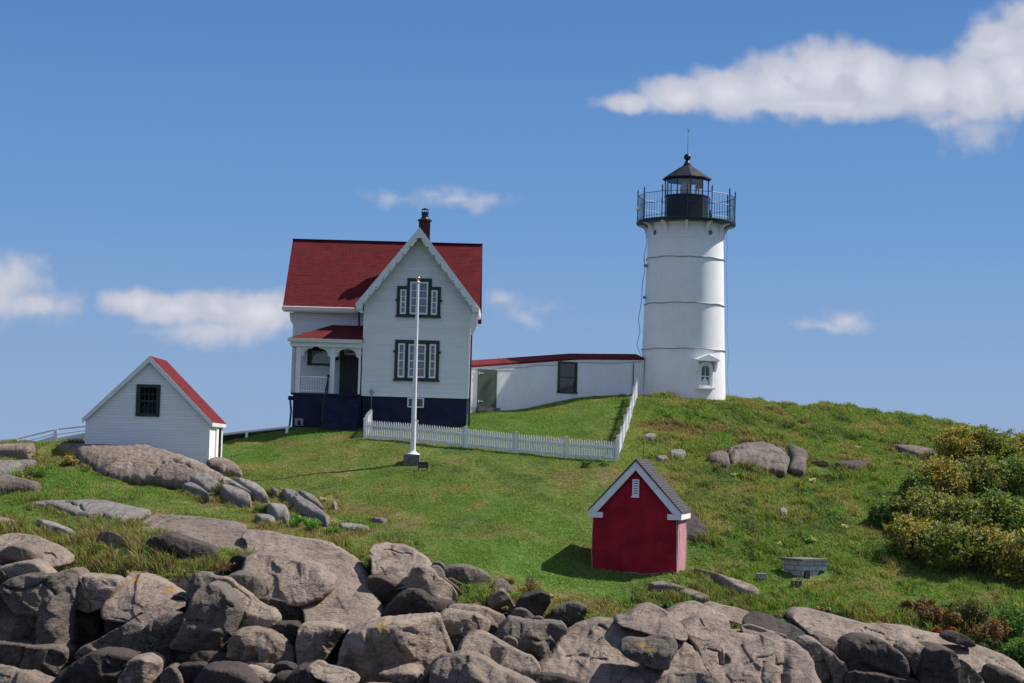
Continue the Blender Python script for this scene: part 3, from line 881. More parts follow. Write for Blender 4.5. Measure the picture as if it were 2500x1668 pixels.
# ---- shore, left slabs and the leaning blocks
bo("pink-tan whaleback ledge with a smooth sunlit back above the dark overhang", '2', [(-260, 130), (-100, 10), (0, 8), (300, 25), (560, 60), (640, 70), (745, 100), (745, 140), (730, 170), (790, 230), (825, 290), (810, 325), (700, 335), (600, 390), (500, 360), (430, 300), (300, 250), (150, 200), (-60, 190), (-200, 180)],
   (63.5, 57.6), 1.0, [('u', -200, 200, 620, 345, 1.4)], rnd=.3, cracks=[[(560, 75), (680, 110), (740, 145)], [(140, 150), (350, 200), (500, 270), (640, 290)], [(-60, 100), (60, 40), (180, 25)]], rough=.5)
bo("dark overhung dome below the pink-tan whaleback", '2', [(-110, 250), (-60, 200), (20, 182), (100, 172), (180, 200), (300, 245), (430, 290), (480, 340), (510, 400), (470, 450), (380, 490), (150, 480), (0, 450), (-100, 400)], 56.6, 1.0, [('u', -80, 215, 440, 300, .5)], mat='rock_dark', cracks=[[(380, 290), (420, 380), (400, 480)]])
bo("great sloping slab with a sunlit back, largest of the left shore", '2', [(750, 180), (800, 150), (950, 160), (1050, 190), (1200, 215), (1400, 240), (1540, 270), (1640, 330), (1750, 400), (1830, 470), (1885, 560), (1930, 640), (1989, 749), (2043, 921), (1990, 1000), (1700, 1040), (1370, 1030), (1340, 840), (1200, 700), (900, 500), (830, 340), (820, 260)],
   (60.2, 52.2), 1.2, [('u', 1400, 560, 1900, 700, 1.3), ('r', 1840, 560, 1960, 900, .5)], rnd=.26, cracks=[[(950, 365), (1150, 360), (1330, 420)], [(1000, 190), (1040, 240)], [(1700, 515), (1830, 480)], [(1760, 575), (1880, 560)]], rough=.6)
bo("round-fronted boulder leaning on the great sloping slab", '2', [(810, 430), (850, 370), (950, 362), (1140, 370), (1250, 400), (1400, 450), (1500, 510), (1570, 570), (1612, 610), (1590, 670), (1500, 755), (1330, 815), (1230, 805), (1000, 770), (930, 740), (860, 620), (790, 500)], (55.8, 54.2), 1.5,
   [('u', 830, 520, 1600, 640, 1.0), ('r', 1300, 500, 1240, 760, .25)], rough=1.5, mat='rock_tan')
bo("dark foot block under the round-fronted boulder", '2', [(940, 760), (1100, 780), (1340, 840), (1365, 865), (1350, 1010), (1240, 1020), (1070, 1010), (1000, 900), (880, 800)], 53.8, 0.9, [('r', 1335, 850, 1320, 1010, 1.2)], mat='rock_dark', rnd=.2)
bo("smooth bean-shaped boulder with a pale right rim left of the round-fronted one", '2', [(620, 620), (640, 560), (720, 530), (800, 545), (890, 580), (930, 650), (937, 720), (910, 765), (800, 755), (680, 670)], 53.6, 0.8, [('r', 880, 560, 900, 770, 1.4), ('u', 640, 580, 900, 590, .9)], mat='rock_grey')
bo("small brown knob in dry grass above the bean-shaped boulder", '2', [(650, 420), (680, 385), (740, 375), (800, 400), (800, 500), (700, 520), (640, 470)], 56.0, 0.5, mat='rock_dark')
bo("tall pale block half hidden behind the leaning boulder", '2', [(235, 880), (280, 600), (320, 545), (420, 548), (440, 580), (540, 600), (420, 700), (340, 800), (250, 950)], 53.4, 0.8, [('u', 280, 640, 520, 660, 1.0)], mat='rock_grey')
bo("leaning tongue-shaped boulder with a sunlit right flank", '2', [(350, 720), (400, 660), (480, 640), (560, 660), (620, 710), (690, 770), (725, 870), (715, 960), (640, 1120), (638, 1190), (560, 1250), (400, 1258), (300, 1240), (220, 1215), (115, 1190), (200, 1090), (280, 890)], 51.7, 1.4,
   [('u', 330, 790, 640, 760, .9), ('r', 640, 800, 560, 1200, 1.5)], mat='rock_grey', rnd=.24, cracks=[[(620, 800), (700, 830)], [(160, 1215), (350, 1170), (420, 1060)]])
bo("ridge-backed boulder behind the tongue-shaped one", '2', [(500, 600), (600, 595), (680, 670), (720, 690), (800, 750), (830, 800), (950, 870), (1030, 890), (1075, 950), (1060, 1060), (1030, 1125), (900, 1090), (780, 1090), (680, 1050), (700, 880), (660, 770)], 52.5, 1.1, [('u', 690, 830, 1060, 960, 1.8), ('r', 1020, 880, 1010, 1110, 1.0)], rnd=.2)
bo("squat pitted boulder with a rough sunlit shoulder under the ridge-backed one", '2', [(636, 1290), (650, 1190), (710, 1100), (750, 1070), (900, 1066), (1020, 1110), (1100, 1150), (1160, 1220), (1225, 1300), (1205, 1395), (1100, 1395), (900, 1350), (700, 1310)], 51.0, 1.1, [('u', 680, 1140, 1020, 1200, 1.0), ('r', 960, 1140, 1080, 1380, .7)], rough=1.8)
bo("small flat stone below the tongue-shaped boulder", '2', [(140, 1350), (200, 1290), (280, 1300), (310, 1385), (160, 1400)], 51.0, 0.4, mat='rock_dark')
bo("long shaded slab under the squat pitted boulder", '2', [(270, 1330), (330, 1270), (600, 1310), (800, 1365), (860, 1410), (760, 1430), (500, 1415), (330, 1410)], 50.6, 0.5, [('u', 300, 1330, 850, 1410, .8)], mat='rock_dark')
bo("brown brick-like stone at the end of the long shaded slab", '2', [(755, 1420), (800, 1375), (1000, 1398), (1050, 1430), (1045, 1500), (900, 1490)], 50.2, 0.5, [('u', 760, 1410, 1050, 1440, 1.0), ('r', 1010, 1400, 1010, 1490, .8)])
bo("big dark hump with a thin pale crest at the bottom of the left cliff", '2', [(320, 1600), (370, 1480), (430, 1400), (600, 1398), (740, 1420), (820, 1460), (880, 1520), (920, 1568), (980, 1740), (280, 1740)], 48.9, 1.2, [('u', 380, 1450, 640, 1440, .8), ('u', 600, 1410, 900, 1530, 1.6)], mat='rock_dark', rnd=.24)
bo("ribbed shelf right of the dark hump", '2', [(770, 1420), (880, 1440), (960, 1480), (1070, 1500), (1050, 1580), (1020, 1680), (930, 1640)], 49.3, 0.6, [('u', 780, 1440, 1060, 1540, 1.8)], cracks=[[(780, 1425), (900, 1500), (990, 1568)]])
bo("pitted grey stone between the ribbed shelf and the pale splinter slab", '2', [(1050, 1450), (1070, 1390), (1150, 1385), (1235, 1420), (1210, 1480), (1080, 1490)], 49.6, 0.5, mat='rock_dark', rough=1.5)
bo("flat-topped grey cube at the bottom edge", '2', [(1030, 1580), (1080, 1490), (1180, 1480), (1260, 1512), (1255, 1620), (1100, 1740), (1020, 1700)], 48.7, 0.6, [('u', 1060, 1520, 1260, 1530, 1.3), ('r', 1190, 1480, 1200, 1700, .6)], mat='rock_dark', rnd=.15)
bo("crumbling peak of dark rock at the bottom edge beside the grey cube", '2', [(1200, 1480), (1290, 1410), (1400, 1420), (1440, 1480), (1500, 1568), (1560, 1740), (1240, 1740)], 48.5, 0.8, [('r', 1370, 1420, 1460, 1600, 1.0)], mat='rock_dark', rough=2.0)
bo("pale splinter slab lying flat and sunlit near the bottom edge", '2', [(1385, 1410), (1430, 1378), (1485, 1385), (1540, 1420), (1700, 1450), (1780, 1490), (1822, 1532), (1760, 1562), (1600, 1545), (1450, 1495), (1410, 1450)], (48.4, 47.6), 0.45, [('u', 1400, 1460, 1800, 1560, 2.0)], rnd=.3)
bo("square-topped block tapering down, with a sunlit right facet", '2', [(1310, 1020), (1400, 1014), (1560, 1020), (1705, 1050), (1640, 1120), (1580, 1220), (1515, 1310), (1510, 1420), (1420, 1420), (1310, 1410), (1290, 1200)], 51.6, 1.1, [('r', 1560, 1050, 1500, 1320, 1.5), ('u', 1300, 1050, 1700, 1075, 1.3)], rnd=.14)
bo("dark splintered post left of the square-topped block", '2', [(1080, 1010), (1240, 1012), (1300, 1045), (1300, 1200), (1290, 1430), (1230, 1340), (1160, 1230), (1100, 1150), (1060, 1060)], 52.0, 0.6, [('r', 1270, 1030, 1270, 1300, .9)], mat='rock_dark', rough=1.6)
# ---- shore, middle
bo("angular sunlit block under the lawn's edge, with a dark notched foot", '3', [(460, 210), (480, 150), (600, 135), (760, 150), (860, 180), (960, 240), (1020, 290), (1060, 340), (1050, 390), (900, 380), (860, 450), (840, 550), (700, 550), (600, 470), (540, 450), (490, 400), (500, 270)], (58.0, 55.4), 1.2, [('u', 500, 370, 1000, 420, 1.4)], rnd=.2,
   cracks=[[(480, 200), (650, 190), (760, 240), (880, 250)]], rough=1.4)
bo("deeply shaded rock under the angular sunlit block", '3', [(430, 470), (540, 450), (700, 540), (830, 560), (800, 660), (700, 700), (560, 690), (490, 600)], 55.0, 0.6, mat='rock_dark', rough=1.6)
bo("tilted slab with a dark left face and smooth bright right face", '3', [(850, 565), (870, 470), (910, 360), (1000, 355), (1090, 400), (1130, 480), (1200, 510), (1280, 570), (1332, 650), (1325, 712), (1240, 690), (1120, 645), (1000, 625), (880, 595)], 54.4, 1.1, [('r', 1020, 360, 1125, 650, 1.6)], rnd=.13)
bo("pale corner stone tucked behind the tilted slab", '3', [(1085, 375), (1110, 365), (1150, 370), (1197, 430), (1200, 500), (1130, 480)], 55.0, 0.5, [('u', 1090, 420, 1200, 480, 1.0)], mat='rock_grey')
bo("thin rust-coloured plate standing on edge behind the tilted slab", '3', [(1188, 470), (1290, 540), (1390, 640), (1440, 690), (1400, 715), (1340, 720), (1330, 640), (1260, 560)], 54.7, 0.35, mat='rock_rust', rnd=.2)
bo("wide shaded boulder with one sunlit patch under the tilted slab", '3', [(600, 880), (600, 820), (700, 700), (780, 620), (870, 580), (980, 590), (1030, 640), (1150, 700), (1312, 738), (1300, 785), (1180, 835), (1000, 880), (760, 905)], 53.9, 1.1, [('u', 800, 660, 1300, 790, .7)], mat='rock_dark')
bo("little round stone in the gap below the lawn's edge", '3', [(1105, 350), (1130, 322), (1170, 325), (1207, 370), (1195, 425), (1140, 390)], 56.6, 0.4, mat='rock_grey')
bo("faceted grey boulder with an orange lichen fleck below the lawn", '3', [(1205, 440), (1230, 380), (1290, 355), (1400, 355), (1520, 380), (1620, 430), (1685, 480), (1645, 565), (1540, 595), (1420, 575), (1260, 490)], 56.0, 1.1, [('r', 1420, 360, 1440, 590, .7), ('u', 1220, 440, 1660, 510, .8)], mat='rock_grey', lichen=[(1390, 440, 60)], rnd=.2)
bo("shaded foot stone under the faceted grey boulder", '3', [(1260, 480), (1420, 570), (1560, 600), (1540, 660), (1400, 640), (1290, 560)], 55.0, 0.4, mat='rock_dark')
bo("flat grey slab leaning in the weeds right of the faceted boulder", '4', [(60, 230), (110, 200), (170, 230), (250, 320), (235, 365), (150, 375), (100, 310)], 55.4, 0.4, [('u', 80, 290, 250, 340, 1.3)], mat='rock_grey')
bo("pointed shark-fin stone with a bright right face", '4', [(-30, 480), (40, 400), (130, 330), (190, 400), (260, 520), (310, 590), (250, 620), (100, 600), (0, 540)], 54.3, 0.6, [('r', 120, 330, 70, 480, 1.2), ('d', 0, 500, 240, 580, .4)], rnd=.14)
bo("dark split block with a speckled sunlit right half", '4', [(330, 590), (400, 430), (560, 380), (660, 352), (740, 390), (762, 430), (745, 500), (620, 695), (590, 705), (510, 640), (380, 600)], 53.6, 0.9, [('r', 660, 355, 520, 650, 1.3)], mat='rock_dark', rnd=.12)
bo("small shell-shaped grey stone at the foot of the dark split block", '4', [(250, 700), (330, 600), (390, 593), (450, 610), (540, 690), (582, 765), (480, 770), (340, 730)], 52.6, 0.5, [('r', 450, 610, 570, 760, 1.2)], mat='rock_grey', rnd=.2)
bo("pebble-like pale stone right of the shell-shaped one", '4', [(560, 715), (640, 700), (680, 740), (660, 770), (580, 768)], 52.5, 0.3, mat='rock_grey')
bo("low ledge in shade under the grassy overhang", '4', [(800, 700), (830, 600), (1000, 520), (1120, 510), (1250, 560), (1200, 720), (1000, 770), (850, 770)], 54.6, 0.6, [('u', 820, 600, 1200, 560, 1.2)], mat='rock_grey')
bo("huge tan boulder with scooped hollows, middle of the shore", '3', [(130, 1440), (200, 1150), (240, 1020), (380, 970), (500, 930), (760, 900), (1000, 885), (1148, 868), (1185, 970), (1240, 1140), (1280, 1200), (1302, 1272), (1200, 1360), (1110, 1450), (1000, 1490), (960, 1590), (850, 1620), (600, 1600), (350, 1560), (230, 1520)], 50.4, 1.9,
   [('u', 240, 1050, 1180, 960, 1.3), ('r', 640, 1050, 800, 1560, .85), ('r', 1010, 960, 1080, 1400, 1.1)], rnd=.22, lichen=[(610, 930, 150)], rough=1.3,
   cracks=[[(800, 975), (870, 1000), (950, 1035)], [(730, 1120), (790, 1200), (900, 1230), (930, 1330), (960, 1380)], [(1180, 1290), (1080, 1400), (1000, 1480)]])
bo("box-shaped boulder with a rugged sunlit right side above the long boulder", '3', [(1150, 905), (1220, 830), (1280, 810), (1420, 838), (1520, 860), (1640, 910), (1672, 950), (1652, 1010), (1600, 1060), (1520, 1060), (1470, 1085), (1280, 1075), (1240, 1130), (1190, 1000)], 52.0, 1.1, [('r', 1495, 860, 1485, 1080, 1.4), ('u', 1190, 860, 1640, 920, 1.4)], rnd=.13, rough=1.4)
bo("narrow slab lying behind the box-shaped boulder", '3', [(1250, 800), (1330, 768), (1480, 778), (1620, 798), (1700, 838), (1832, 898), (1836, 940), (1740, 1060), (1690, 1100), (1630, 1070), (1672, 950), (1640, 900), (1500, 850)], 52.7, 0.8, [('u', 1280, 820, 1830, 950, 1.5)], rnd=.2)
bo("small dark wedge in the gap left of the long boulder", '3', [(1255, 1145), (1330, 1060), (1450, 1080), (1430, 1140), (1410, 1200), (1360, 1220), (1290, 1195)], 51.4, 0.5, mat='rock_dark')
bo("long rounded boulder sloping down to the right", '3', [(1365, 1240), (1400, 1160), (1460, 1090), (1560, 1054), (1640, 1070), (1750, 1120), (1900, 1220), (2000, 1270), (2126, 1319), (2180, 1380), (2197, 1436), (2187, 1516), (2100, 1510), (1950, 1465), (1750, 1400), (1550, 1310), (1430, 1275)], 49.3, 1.0, [('u', 1400, 1190, 2190, 1470, 1.1)], rnd=.4)
bo("smooth whale-backed boulder at the bottom edge under the long one", '3', [(1080, 1440), (1150, 1360), (1280, 1290), (1390, 1260), (1500, 1262), (1620, 1310), (1800, 1420), (1950, 1490), (2130, 1568), (2260, 1660), (2260, 1800), (1100, 1800)], 48.0, 1.2, [('u', 1160, 1440, 2160, 1660, .95)], rnd=.36)
bo("dark filler stone between the huge tan boulder and the whale-backed one", '3', [(930, 1590), (1000, 1520), (1090, 1450), (1120, 1568), (1110, 1760), (880, 1760)], 48.6, 0.5, mat='rock_dark')
bo("small crumbly cap stone at the huge tan boulder's lower right", '3', [(1120, 1350), (1200, 1280), (1278, 1290), (1240, 1340), (1110, 1450), (1010, 1470), (1060, 1400)], 48.9, 0.4, [('u', 1100, 1400, 1260, 1320, 1.0)], rough=1.6)
bo("low sunlit slab filling the bottom edge under the huge tan boulder", '3', [(300, 1640), (420, 1590), (640, 1600), (900, 1640), (1000, 1700), (980, 1800), (280, 1800)], 47.8, 0.6, [('u', 320, 1660, 980, 1680, 1.2)])
bo("blocky boulder with a sunlit upper shelf, left of the cracked pavement", '4', [(40, 970), (120, 870), (200, 760), (240, 718), (320, 718), (450, 750), (600, 768), (800, 758), (920, 788), (972, 850), (960, 910), (900, 1000), (830, 1120), (750, 1180), (650, 1300), (600, 1330), (480, 1240), (280, 1120)], 51.7, 1.3, [('r', 440, 740, 560, 1000, .8), ('u', 300, 860, 900, 940, 1.2)], rnd=.2, mat='rock_grey',
   cracks=[[(820, 870), (810, 950), (860, 1040)], [(500, 900), (640, 930), (800, 960)]], rough=1.3)
bo("small round cobble lodged on the blocky boulder", '4', [(160, 1020), (180, 980), (220, 965), (270, 975), (310, 1010), (318, 1050), (260, 1115), (180, 1085)], 50.3, 0.3, mat='rock_grey', rnd=.5)
bo("cracked granite pavement domed towards the water, right of centre", '4', [(600, 1440), (640, 1310), (860, 1130), (950, 960), (1050, 890), (1120, 825), (1210, 803), (1400, 745), (1550, 752), (1750, 788), (1900, 865), (2050, 895), (2329, 925), (2676, 1077), (2757, 1251), (2830, 1440), (2500, 1450), (2200, 1570), (2100, 1720), (1300, 1720), (1100, 1530), (900, 1470)],
   (51.8, 49.2), 1.6, [('u', 700, 1250, 2150, 1440, 1.25), ('u', 2100, 1430, 2800, 1400, 1.0)], rnd=.2, rough=1.3, fine=1.25,
   cracks=[[(860, 1130), (1050, 1150), (1290, 1160)], [(1050, 1160), (1000, 1280), (940, 1440)], [(1450, 960), (1360, 1120), (1280, 1240)], [(1300, 920), (1180, 1040), (1080, 1150)], [(1310, 1195), (1500, 1190)], [(940, 1050), (1080, 1060)], [(1420, 840), (1520, 885)], [(2060, 1520), (2400, 1450), (2820, 1440)], [(2420, 930), (2500, 1000), (2480, 1150)]])
bo("dark low slab under the front of the cracked pavement", '4', [(580, 1760), (620, 1450), (800, 1465), (920, 1470), (1050, 1510), (1250, 1580), (1320, 1760)], 48.6, 0.7, [('u', 640, 1560, 900, 1500, 1.2)], mat='rock_dark', cracks=[[(680, 1540), (800, 1560), (900, 1480)]])
bo("lichen-stained loose boulder resting on the cracked pavement", '5', [(70, 940), (100, 890), (160, 860), (230, 858), (350, 870), (500, 826), (640, 845), (692, 890), (672, 960), (610, 1060), (577, 1155), (460, 1145), (300, 1095), (120, 1015)], 48.9, 0.9, [('u', 90, 960, 640, 1010, 1.9), ('r', 560, 960, 540, 1150, .8)], mat='rock_grey', lichen=[(300, 890, 120), (400, 950, 120)], rnd=.26)
bo("smooth sunlit slab filling the bottom edge right of the pavement", '5', [(460, 1390), (600, 1290), (750, 1258), (1000, 1248), (1130, 1290), (1210, 1360), (1240, 1480), (440, 1480)], 48.0, 0.7, [('u', 480, 1400, 1200, 1380, 1.4)], mat='rock_grey', rnd=.4)
bo("humped boulder with a curved bright lip above the pavement", '5', [(20, 610), (150, 590), (200, 555), (280, 490), (370, 463), (450, 475), (560, 530), (660, 600), (735, 670), (792, 780), (792, 822), (700, 812), (440, 755), (320, 735), (200, 685), (60, 655)], (52.4, 51.0), 1.0, [('u', 60, 610, 480, 600, 1.8), ('r', 480, 580, 640, 800, .3), ('u', 450, 600, 760, 740, 1.5)], rnd=.25)
bo("rounded tan ledge below the turf, left of the berry bush", '5', [(615, 540), (700, 490), (850, 448), (930, 443), (1050, 488), (1150, 558), (1262, 590), (1265, 650), (1100, 620), (970, 610), (850, 650), (760, 690), (690, 640)], (54.6, 53.2), 0.8, [('u', 640, 610, 1250, 610, 1.3)], cracks=[[(860, 470), (960, 500), (1060, 560)]])
bo("sloping tan ridge running up to the turf behind the berry bush", '5', [(1030, 475), (1120, 443), (1250, 488), (1400, 518), (1540, 560), (1500, 660), (1280, 600), (1150, 550)], (55.4, 53.6), 0.6, [('u', 1060, 540, 1520, 640, 1.4)])
bo("furrowed boulder left of the berry bush, split from the big right dome", '5', [(765, 700), (900, 622), (1000, 598), (1180, 618), (1255, 640), (1275, 700), (1225, 765), (1172, 820), (1192, 920), (1262, 1000), (1262, 1095), (1200, 1130), (1100, 1165), (1010, 1160), (960, 1060), (900, 910), (800, 780)], (52.4, 50.8), 1.2, [('u', 800, 800, 1250, 830, .9), ('r', 1050, 900, 1100, 1140, .25)], rnd=.3, cracks=[[(880, 680), (1020, 700), (1140, 760)], [(990, 930), (1120, 940)], [(1140, 950), (1160, 1100), (1230, 1110)]], rough=1.2)
bo("big fissured dome of tan granite, right of the berry bush", '5', [(1165, 810), (1222, 752), (1400, 785), (1600, 785), (1850, 855), (2000, 875), (2100, 925), (2180, 1030), (2232, 1180), (2280, 1280), (2310, 1400), (2310, 1560), (1240, 1560), (1230, 1420), (1040, 1260), (1010, 1165), (1200, 1135), (1270, 1080), (1240, 990), (1190, 900)],
   (52.2, 49.6), 1.5, [('u', 1260, 1040, 2200, 1020, .9), ('r', 2080, 950, 2220, 1400, .6)], rnd=.22, rough=1.5, fine=1.2,
   cracks=[[(1180, 860), (1230, 960), (1270, 1060)], [(1740, 960), (1770, 1080), (1900, 1110), (2060, 1180), (2220, 1200)], [(1320, 1110), (1420, 1070), (1560, 1000), (1720, 990)], [(1300, 1190), (1330, 1110)], [(1500, 1310), (1660, 1340), (1900, 1360)], [(1620, 1040), (1640, 1140), (1620, 1240), (1700, 1330)], [(1040, 1160), (1200, 1160), (1300, 1240), (1450, 1290)], [(1340, 920), (1480, 850)]])
bo("brown weathered slab between the berry bush and the big right slab", '5', [(1465, 620), (1600, 563), (1750, 588), (1900, 658), (2050, 718), (2155, 790), (2110, 860), (1900, 800), (1650, 745), (1490, 700)], (54.4, 52.4), 0.7, [('u', 1480, 690, 2120, 830, 1.1)], mat='rock_dark', rough=1.3)
bo("low pale shelf under the brown weathered slab", '5', [(1460, 720), (1560, 700), (1750, 770), (1960, 820), (1940, 880), (1750, 870), (1560, 830)], 51.9, 0.5, [('u', 1470, 800, 1950, 860, 1.8)])
# ---- shore, right
bo("immense smooth slab sloping down to the right corner of the shore", '6', [(-110, 520), (-40, 470), (80, 466), (250, 512), (450, 566), (700, 636), (900, 636), (1150, 666), (1350, 726), (1550, 760), (1750, 816), (1900, 876), (2100, 946), (2250, 1030), (2350, 1120), (2470, 1260), (2540, 1460), (2200, 1460), (2000, 1250), (1700, 1050), (1290, 960), (700, 900), (450, 1000), (350, 950), (200, 800), (20, 640)],
   (57.2, 51.6), 1.2, [('u', 0, 640, 480, 800, .9), ('u', 1280, 880, 2400, 1230, .9)], rnd=.22, rough=.45, fine=1.2, cracks=[[(60, 500), (180, 550)], [(640, 640), (900, 700), (1280, 790)], [(1190, 790), (1300, 860)], [(850, 730), (1050, 800)], [(1500, 870), (1700, 900), (1950, 1010)], [(1700, 870), (1950, 960), (2250, 1110)]])
bo("dark bulging wall block with a pale right rim under the immense slab", '6', [(462, 830), (520, 768), (600, 738), (720, 750), (850, 798), (980, 888), (1035, 960), (1065, 1080), (1065, 1175), (900, 1150), (790, 1110), (600, 1090), (460, 1070), (453, 950)], 51.7, 1.2, [('r', 980, 860, 1040, 1170, 1.4), ('u', 480, 790, 980, 880, .7)], mat='rock_dark', rnd=.2)
bo("brown chipped block right of the dark bulging one", '6', [(1045, 850), (1120, 812), (1200, 822), (1285, 860), (1255, 960), (1205, 1160), (1165, 1090), (1100, 985), (1045, 900)], 51.8, 0.9, [('u', 1050, 840, 1280, 870, 1.0)], rough=1.5)
bo("tall flat-faced block with vertical stains under the immense slab", '6', [(1285, 860), (1400, 845), (1500, 866), (1570, 930), (1592, 1000), (1582, 1231), (1560, 1460), (1170, 1460), (1205, 1160), (1250, 1000)], 51.5, 1.1, [('u', 1280, 880, 1570, 900, .9), ('r', 1560, 900, 1560, 1400, .8)], rnd=.13, mat='rock_dark')
bo("low dark block at the bottom edge under the dark bulging one", '6', [(440, 1090), (800, 1115), (1000, 1175), (1200, 1200), (1240, 1460), (470, 1460)], 51.0, 0.9, [('u', 460, 1110, 1220, 1220, .4)], mat='rock_dark', rnd=.2)
bo("stained brown rib left of the dark bulging block", '6', [(10, 800), (120, 768), (220, 850), (300, 990), (345, 1100), (345, 1231), (400, 1460), (150, 1460), (130, 1150), (70, 1000)], 51.4, 0.9, [('r', 220, 860, 320, 1231, .9)], rough=1.6)
bo("knife-edged rib with a bright crest beside the stained brown one", '6', [(225, 860), (300, 898), (370, 985), (432, 1005), (475, 1110), (555, 1231), (600, 1460), (380, 1460), (335, 1150)], 51.0, 0.8, [('r', 400, 1000, 480, 1300, 1.2), ('u', 240, 880, 420, 1020, 1.0)], rnd=.16)
bo("pale hollowed block under the left end of the immense slab", '6', [(170, 740), (290, 756), (400, 836), (465, 900), (452, 960), (350, 950), (270, 880)], 52.4, 0.7, [('u', 180, 800, 450, 930, .9)])
bo("fluted buttress with thin bright ridges near the right corner", '6', [(1560, 930), (1650, 990), (1750, 1060), (1860, 1180), (2000, 1460), (1560, 1460), (1590, 1150)], 51.9, 1.0, [('r', 1640, 960, 1800, 1300, 1.0)], rnd=.16, cracks=[[(1580, 970), (1620, 1090), (1700, 1180), (1720, 1300)], [(1700, 1020), (1760, 1120), (1820, 1200)]], rough=1.2)
bo("shaded end block at the right corner under the immense slab", '6', [(1980, 1060), (2100, 1085), (2250, 1165), (2340, 1240), (2440, 1460), (1940, 1460)], 52.4, 0.9, [('u', 1980, 1080, 2330, 1250, .8)], mat='rock_dark')
bo("small dark rock on top of the immense slab beside red weeds", '6', [(1495, 740), (1560, 705), (1660, 728), (1760, 778), (1815, 832), (1700, 810), (1560, 770)], 54.6, 0.45, [('u', 1500, 750, 1800, 830, .8)], mat='rock_dark')
# ---- ledges in the turf
le("long low ledge at the left edge, nearest the white railing", '7', [(-90, 170), (150, 158), (300, 158), (390, 173), (418, 215), (350, 275), (200, 280), (-90, 275)], 0.45, [('u', -60, 240, 320, 220, .8)], 'rock_tan')
le("pale tongue of ledge at the left edge above the dark one", '7', [(-90, 355), (200, 353), (330, 343), (440, 350), (380, 395), (250, 435), (120, 490), (0, 520), (-90, 530)], 0.35, [])
le("dark-fronted ledge at the left edge below the pale tongue", '7', [(-90, 540), (40, 508), (130, 520), (200, 560), (350, 600), (500, 640), (400, 690), (-90, 700)], 0.45, [('u', 0, 580, 450, 650, .8)], 'rock_grey')
le("broad bald dome of granite in front of the white gabled shed", '7', [(640, 170), (800, 128), (1000, 133), (1300, 148), (1600, 153), (1750, 173), (1900, 208), (2050, 256), (2250, 326), (2400, 405), (2580, 500), (2600, 580), (2400, 600), (2200, 605), (1950, 570), (1700, 530), (1540, 530), (1350, 530), (1200, 490), (1050, 410), (900, 320), (800, 230)], 0.42, [('d', 1080, 420, 1650, 490, .8)], 'rock_tan', Y=(75.9, 71.6), rnd=.5, rough=1.1, cracks=[[(800, 150), (930, 190), (1050, 170)], [(1740, 470), (1850, 390), (2000, 390), (2160, 450), (2400, 560)]])
le("grey shelf overlapping the foot of the bald dome", '7', [(1740, 480), (1800, 398), (1920, 378), (2050, 388), (2150, 440), (2300, 500), (2450, 580), (2600, 700), (2550, 770), (2400, 750), (2200, 630), (2000, 550), (1780, 530)], 0.5, [('d', 1760, 480, 2100, 570, .5)], Y=(74.3, 70.4))
le("small cleft knob right of the grass below the grey shelf", '7', [(2080, 645), (2190, 618), (2280, 658), (2400, 750), (2420, 800), (2250, 725), (2120, 685)], 0.35, [])
le("flat triangular pavement of grey granite in the left turf", '7', [(300, 830), (440, 800), (620, 783), (800, 793), (1070, 776), (1250, 798), (1450, 848), (1700, 898), (1745, 917), (1650, 950), (1480, 1000), (1420, 1040), (1300, 1032), (1150, 965), (980, 975), (830, 945), (700, 905), (580, 855)], 0.22, [], rnd=.2, cracks=[[(760, 800), (900, 880), (1080, 960), (1270, 1020)], [(480, 805), (640, 870), (820, 930)]])
le("narrow grey ledge peeping from dry grass below the triangular pavement", '1', [(320, 85), (420, 88), (560, 128), (680, 178), (745, 240), (660, 235), (520, 175), (430, 155)], 0.3, [])
le("lone rounded boulder set in the flowering turf on the left", '1', [(895, 285), (950, 240), (1030, 233), (1120, 258), (1200, 318), (1255, 362), (1200, 405), (1060, 385), (950, 345)], 0.5, [('d', 920, 300, 1180, 390, .6)], 'rock_tan', Y=57.4, rnd=.45)
le("sliver of tan rock at the left edge above the uppermost ledge", '1', [(-90, 40), (60, 58), (165, 92), (100, 115), (-90, 105)], 0.25, [], 'rock_tan')
le("smooth tan boulder beside the right wall of the white gabled shed", '8', [(215, 165), (280, 130), (360, 121), (460, 140), (540, 190), (612, 260), (602, 290), (500, 270), (390, 245), (260, 205)], 0.4, [], 'rock_tan', rnd=.45)
le("thin grey shelf right of the leafy sprig on the bald dome", '8', [(385, 335), (440, 332), (540, 388), (640, 448), (725, 505), (700, 525), (590, 475), (470, 415), (390, 405)], 0.35, [])
le("barrel-shaped grey rock below the thin shelf", '8', [(372, 490), (390, 410), (470, 408), (600, 458), (702, 530), (708, 620), (620, 612), (500, 582), (420, 545)], 0.5, [('u', 380, 490, 700, 600, .6)], rnd=.45)
le("upper grey hump at the lawn's edge right of the barrel-shaped rock", '8', [(490, 352), (590, 362), (690, 388), (790, 438), (850, 488), (893, 570), (800, 565), (700, 515), (600, 455)], 0.45, [], rnd=.4)
le("twin-faced grey block in the grass below the hump", '8', [(865, 630), (890, 588), (970, 583), (1040, 608), (1080, 670), (1112, 740), (1080, 775), (950, 765), (900, 725), (850, 660)], 0.5, [('u', 870, 660, 1090, 700, 1.2)], cracks=[[(870, 645), (980, 665), (1090, 690)]])
le("low grey sliver just above the whaleback's turf rim", '8', [(725, 745), (780, 718), (900, 728), (965, 772), (920, 795), (800, 785)], 0.3, [])
le("little wedge of rock at the top of the grey ledges on the lawn", '8', [(895, 445), (950, 433), (992, 480), (970, 505), (920, 485)], 0.3, [])
